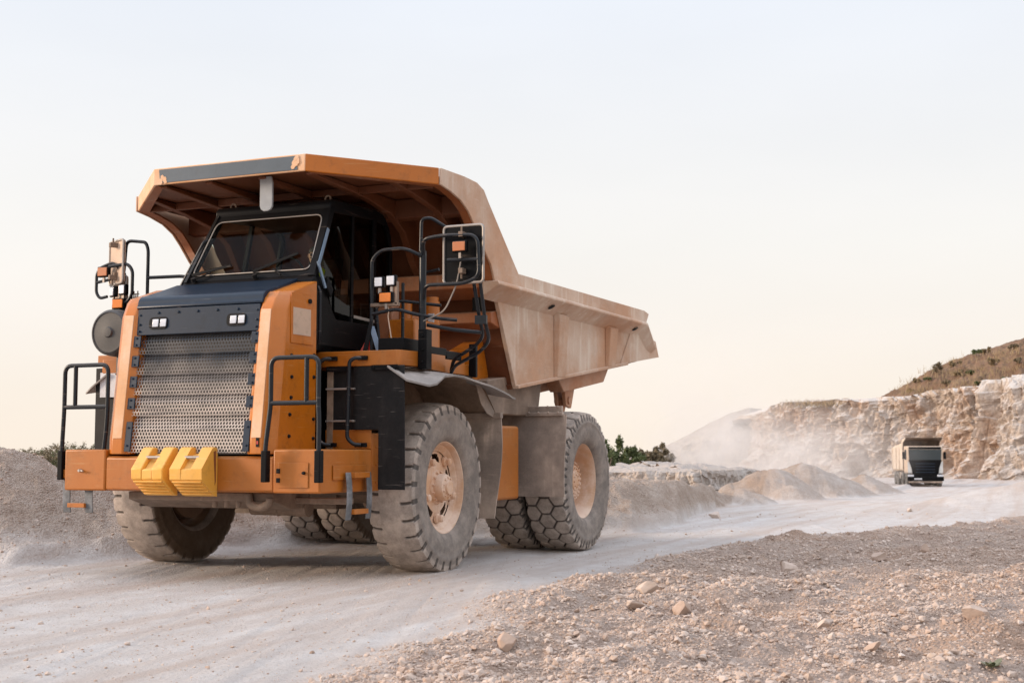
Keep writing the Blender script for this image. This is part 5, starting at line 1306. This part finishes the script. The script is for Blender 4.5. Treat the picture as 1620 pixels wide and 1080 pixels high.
# scrub along the far left skyline: one mass of growth
def treeline():
    g = np.random.default_rng(5); bl = []
    for px in np.arange(-260, 960, 5.5):
        a = 190+g.uniform(-25,25); x, y = ab(a, uof(px+g.uniform(-6,6))); z = T(x,y)
        top = 709+7*math.sin(px*.045)+g.uniform(-4,5); top = min(top, 716)
        zt = zof(top, a); bl.append((x, y, z+(zt-z)*.45, 1.5*g.uniform(.7,1.4), (zt-z)*.55))
        if g.random() < .45: bl.append((x+g.uniform(-1,1), y, zt-.2, .45, .55))
    o = leaves('treeline', bl, 78000, .16, M['leaf_brown'], None, 8); tag(o, 'far low line of dusty scrub on the left skyline', 'scrub', kind='stuff')
    tl = leaves('treeline', [(q[0]-1,q[1]+1,q[2]-.2,q[3],q[4]*.8) for q in bl], 42000, .18, M['leaf'], o, 9); tl['kind'] = 'stuff'
treeline()
bush('shrub', 8, 33, 735, 699, 20, M['leaf_brown'], 'round brown tuft on top of the left gravel berm', 'shrub', n=1400, seed=14, zg=None)
dg = bpy.context.evaluated_depsgraph_get(); dg.update()
def drop(px, py, tgt):             # the point of a far slope seen at this pixel
    ob = bpy.data.objects[tgt]; d = Vector((FW[0]*math.cos(PITCH), FW[1]*math.cos(PITCH), math.sin(PITCH))); r_ = Vector((RT[0],RT[1],0)); u_ = r_.cross(d)
    v = (d+r_*((px-810)/FPX)+u_*((540-py)/FPX)).normalized(); hit, loc, nrm, i = ob.ray_cast(Vector(CAM), v); return loc if hit else None
HB = [(1452,603,16,'leafy'),(1483,586,22,'tall'),(1468,598,14,'low'),(1508,576,14,'leafy'),(1520,574,14,'low'),(1545,562,20,'leafy'),(1560,556,16,'tall'),(1500,606,24,'low'),(1534,590,20,'low'),(1572,575,20,'leafy'),
      (1604,548,20,'low'),(1590,600,18,'low'),(1440,616,12,'low'),(1612,572,16,'leafy'),(1548,606,16,'low'),(1515,592,18,'leafy')]
nb = 0
for i, (px, py, w, kd) in enumerate(HB):
    p = drop(px, py+3, 'hill') or drop(px, py+9, 'hill') or drop(px, py+16, 'hill')
    if p is None: continue
    sc = (p-Vector(CAM)).length/FPX; root = tag(empty('shrub', p), 'small olive shrub growing on the slope of the brown hill', 'shrub', 'shrubs on the brown hill')
    ww = w*sc*.75; hh = {'leafy':.8,'tall':1.0,'low':.5}[kd]*ww; g = np.random.default_rng(i+70)
    bl = [(g.uniform(-.4,.4)*ww, g.uniform(-.4,.4)*ww, hh*g.uniform(.2,.8), ww*.22, hh*.22) for k in range(6)]
    leaves('crown', bl, 420, .12, (M['leaf_dry'], M['leaf_brown'], M['leaf'])[i % 3], root, i+70)
    b = MB(); b.tube([(0,0,-.3),(0,0,hh*.6)], .04, 5); b.build('stem', M['bark'], root)
def tufts(name, pts, n, h, mat, lab, seed):
    g = np.random.default_rng(seed); P = np.array(pts)[g.integers(0, len(pts), n)]; P = P+g.normal(size=(n,3))*np.array([.8,.8,.05]); t = g.normal(size=(n,2))*.35
    hh = h*g.uniform(.4,1.2,n); w = .05; A = P+np.array([w,0,-.2]); B = P+np.array([-w,0,-.2]); Cc = P+np.stack([t[:,0]*hh,t[:,1]*hh,hh],-1); D = P+np.array([0,w,-.2])
    V = np.stack([A,D,Cc,B],1).reshape(-1,3); o = np_mesh(name, V, np.arange(n*4).reshape(n,4), mat, None, False)
    at = o.data.attributes.new('tone','FLOAT','POINT'); at.data.foreach_set('value', np.repeat(g.random(n),4).astype(np.float32)); tag(o, lab, 'grass', kind='stuff')
cl = [drop(px, py, 'cliff') for px in range(1255,1330,3) for py in (636,638,641)]; cl = [tuple(p) for p in cl if p is not None]
if cl: tufts('grass', cl, 520, .38, M['leaf_dry'], 'dry grass fringe on the left top edge of the cliff', 3)
hl = []
for k in range(260):
    p = drop(random.uniform(1430,1620), random.uniform(545,632), 'hill')
    if p is not None: hl.append(tuple(p))
if hl: tufts('grass', hl, 2600, .5, M['leaf_dry'], 'sparse dry grass tufts scattered over the brown hill', 4)
# weed in the foreground
x, y, z, a = ground_at(1556, 1052)
wr = tag(empty('weed', (x,y,z)), 'small green weed with broad leaves in the near right gravel', 'weed')
for k in range(9):
    an = k*2.4; l = .05+.05*random.random(); b = MB(); d = Vector((math.cos(an),math.sin(an),.35+.4*random.random())).normalized(); s_ = d.cross(Vector((0,0,1))).normalized()
    P = [Vector((0,0,.01))+d*l*t+s_*wd*l for t, wd in ((0,0),(.35,.20),(.7,.24),(1,0),(.7,-.24),(.35,-.20))]
    b.prism(P, Vector((0,0,.003))); b.build('leaf', M['weed'] if 'weed' in M else M['leaf'], wr)

# ================================================================== dust hanging behind the far truck
def dust_cloud(name, px0, px1, a0, a1, z0, z1, dens, seed, lab):
    uc = uof((px0+px1)/2); am = (a0+a1)/2; x, y = ab(am, uc); w = (px1-px0)*am/FPX
    b = MB(); b.ball((0,0,0), (1,1,1), 32); o = b.build(name, None, None)
    o.location = (x, y, (z0+z1)/2); o.scale = ((a1-a0)/2, w/2, (z1-z0)/2); o.rotation_euler = (0,0,math.atan2(FW[1], FW[0]))
    t = NT(name); ps = t.n('ShaderNodeVolumePrincipled'); ps.inputs['Color'].default_value = (.95,.90,.86,1); ps.inputs['Anisotropy'].default_value = .25
    sp = t.sep(); r2 = t.math('ADD', t.math('ADD', t.math('MULTIPLY', sp[0], sp[0]), t.math('MULTIPLY', sp[1], sp[1])), t.math('MULTIPLY', sp[2], sp[2]))
    fall = t.ramp(r2, 1, .05); m = t.mapping((1.1,2.2,1.3)); nz = t.noise(1.6, 4, .6, m, .6); low = t.ramp(sp[2], .9, -.7, .25, 1)
    d = t.math('MULTIPLY', t.math('MULTIPLY', fall, t.ramp(nz, .34, .68, .12, 1)), t.math('MULTIPLY', low, dens)); t.l(d, ps.inputs['Density'])
    t.l(ps.outputs[0], t.out.inputs['Volume']); o.data.materials.append(t.m)
    tag(o, lab, 'dust', kind='stuff')
dust_cloud('dust', 1010, 1450, 84, 124, -3, 6.0, .11, 1, 'pale dust hanging low along the foot of the cliff behind the far truck')
dust_cloud('dust', 985, 1290, 118, 196, -5, 14, .038, 2, 'thin high dust drifting across the distant mound')

# ================================================================== sky, sun, camera
w = bpy.data.worlds.new('World'); C.world = w; w.use_nodes = True; nt = w.node_tree; nt.nodes.clear()
out = nt.nodes.new('ShaderNodeOutputWorld'); bg = nt.nodes.new('ShaderNodeBackground'); sky = nt.nodes.new('ShaderNodeTexSky')
SUN_AZ = math.atan2(-.90, .42); SUN_EL = R(14)
sky.sky_type = 'NISHITA'; sky.sun_disc = False; sky.sun_elevation = SUN_EL; sky.sun_rotation = PI/2-SUN_AZ; sky.air_density = 1.0; sky.dust_density = 2.5; sky.ozone_density = 1.0
# thin cloud veil, warmer toward the horizon; overhead part brightened to add fill
tc = nt.nodes.new('ShaderNodeTexCoord'); sx = nt.nodes.new('ShaderNodeSeparateXYZ'); nt.links.new(tc.outputs['Generated'], sx.inputs[0])
cr = nt.nodes.new('ShaderNodeValToRGB'); nt.links.new(sx.outputs['Z'], cr.inputs[0])
VEIL = [(0,(9.8,8.65,7.4)),(.08,(9.5,8.8,8.1)),(.15,(9.2,8.95,8.6)),(.33,(8.35,8.75,9.45)),(.55,(11,11.7,12.9)),(1,(18.5,20,23))]
el = cr.color_ramp.elements
while len(el) < len(VEIL): el.new(.5)
for e_, (p, c) in zip(el, VEIL): e_.position = p; e_.color = (*[q/30 for q in c], 1)
ns = nt.nodes.new('ShaderNodeTexNoise'); ns.inputs['Scale'].default_value = 2.0; ns.inputs['Detail'].default_value = 5
mp = nt.nodes.new('ShaderNodeMapping'); mp.inputs['Scale'].default_value = (1,1,3.2); nt.links.new(tc.outputs['Generated'], mp.inputs[0]); nt.links.new(mp.outputs[0], ns.inputs['Vector'])
sc_ = nt.nodes.new('ShaderNodeVectorMath'); sc_.operation = 'SCALE'; sc_.inputs['Scale'].default_value = 30; nt.links.new(cr.outputs[0], sc_.inputs[0])
mr = nt.nodes.new('ShaderNodeMapRange'); nt.links.new(ns.outputs['Fac'], mr.inputs[0]); mr.inputs[1].default_value = .3; mr.inputs[2].default_value = .7; mr.inputs[3].default_value = .86; mr.inputs[4].default_value = .95
mx = nt.nodes.new('ShaderNodeMix'); mx.data_type = 'RGBA'; nt.links.new(mr.outputs[0], mx.inputs[0]); nt.links.new(sky.outputs[0], mx.inputs[6]); nt.links.new(sc_.outputs[0], mx.inputs[7])
nt.links.new(mx.outputs[2], bg.inputs['Color']); bg.inputs['Strength'].default_value = .11; nt.links.new(bg.outputs[0], out.inputs[0])
sl = bpy.data.lights.new('sun', 'SUN'); sl.energy = 3.5; sl.angle = R(14); sl.color = (1,.79,.60)
so = bpy.data.objects.new('sun', sl); COL.objects.link(so)
sd = Vector((math.cos(SUN_AZ)*math.cos(SUN_EL), math.sin(SUN_AZ)*math.cos(SUN_EL), math.sin(SUN_EL))); so.rotation_euler = sd.to_track_quat('Z','Y').to_euler(); so.location = (0,-30,30)
cd = bpy.data.cameras.new('camera'); co = bpy.data.objects.new('camera', cd); COL.objects.link(co); C.camera = co
cd.sensor_width = 36; cd.lens = FPX/1620*36; cd.clip_end = 9000; cd.clip_start = .1
co.location = CAM; co.rotation_euler = (PI/2+PITCH, -R(.15)*0, YAW-PI/2)
cd.dof.use_dof = True; cd.dof.focus_distance = 14.5; cd.dof.aperture_fstop = 4.0
C.view_settings.view_transform = 'Standard'; C.view_settings.look = 'None'; C.view_settings.exposure = 0; C.view_settings.gamma = 1
C.cycles.max_bounces = 8; C.cycles.volume_bounces = 2; C.cycles.use_denoising = True; C.cycles.transparent_max_bounces = 12
C.cycles.volume_step_rate = 2.0
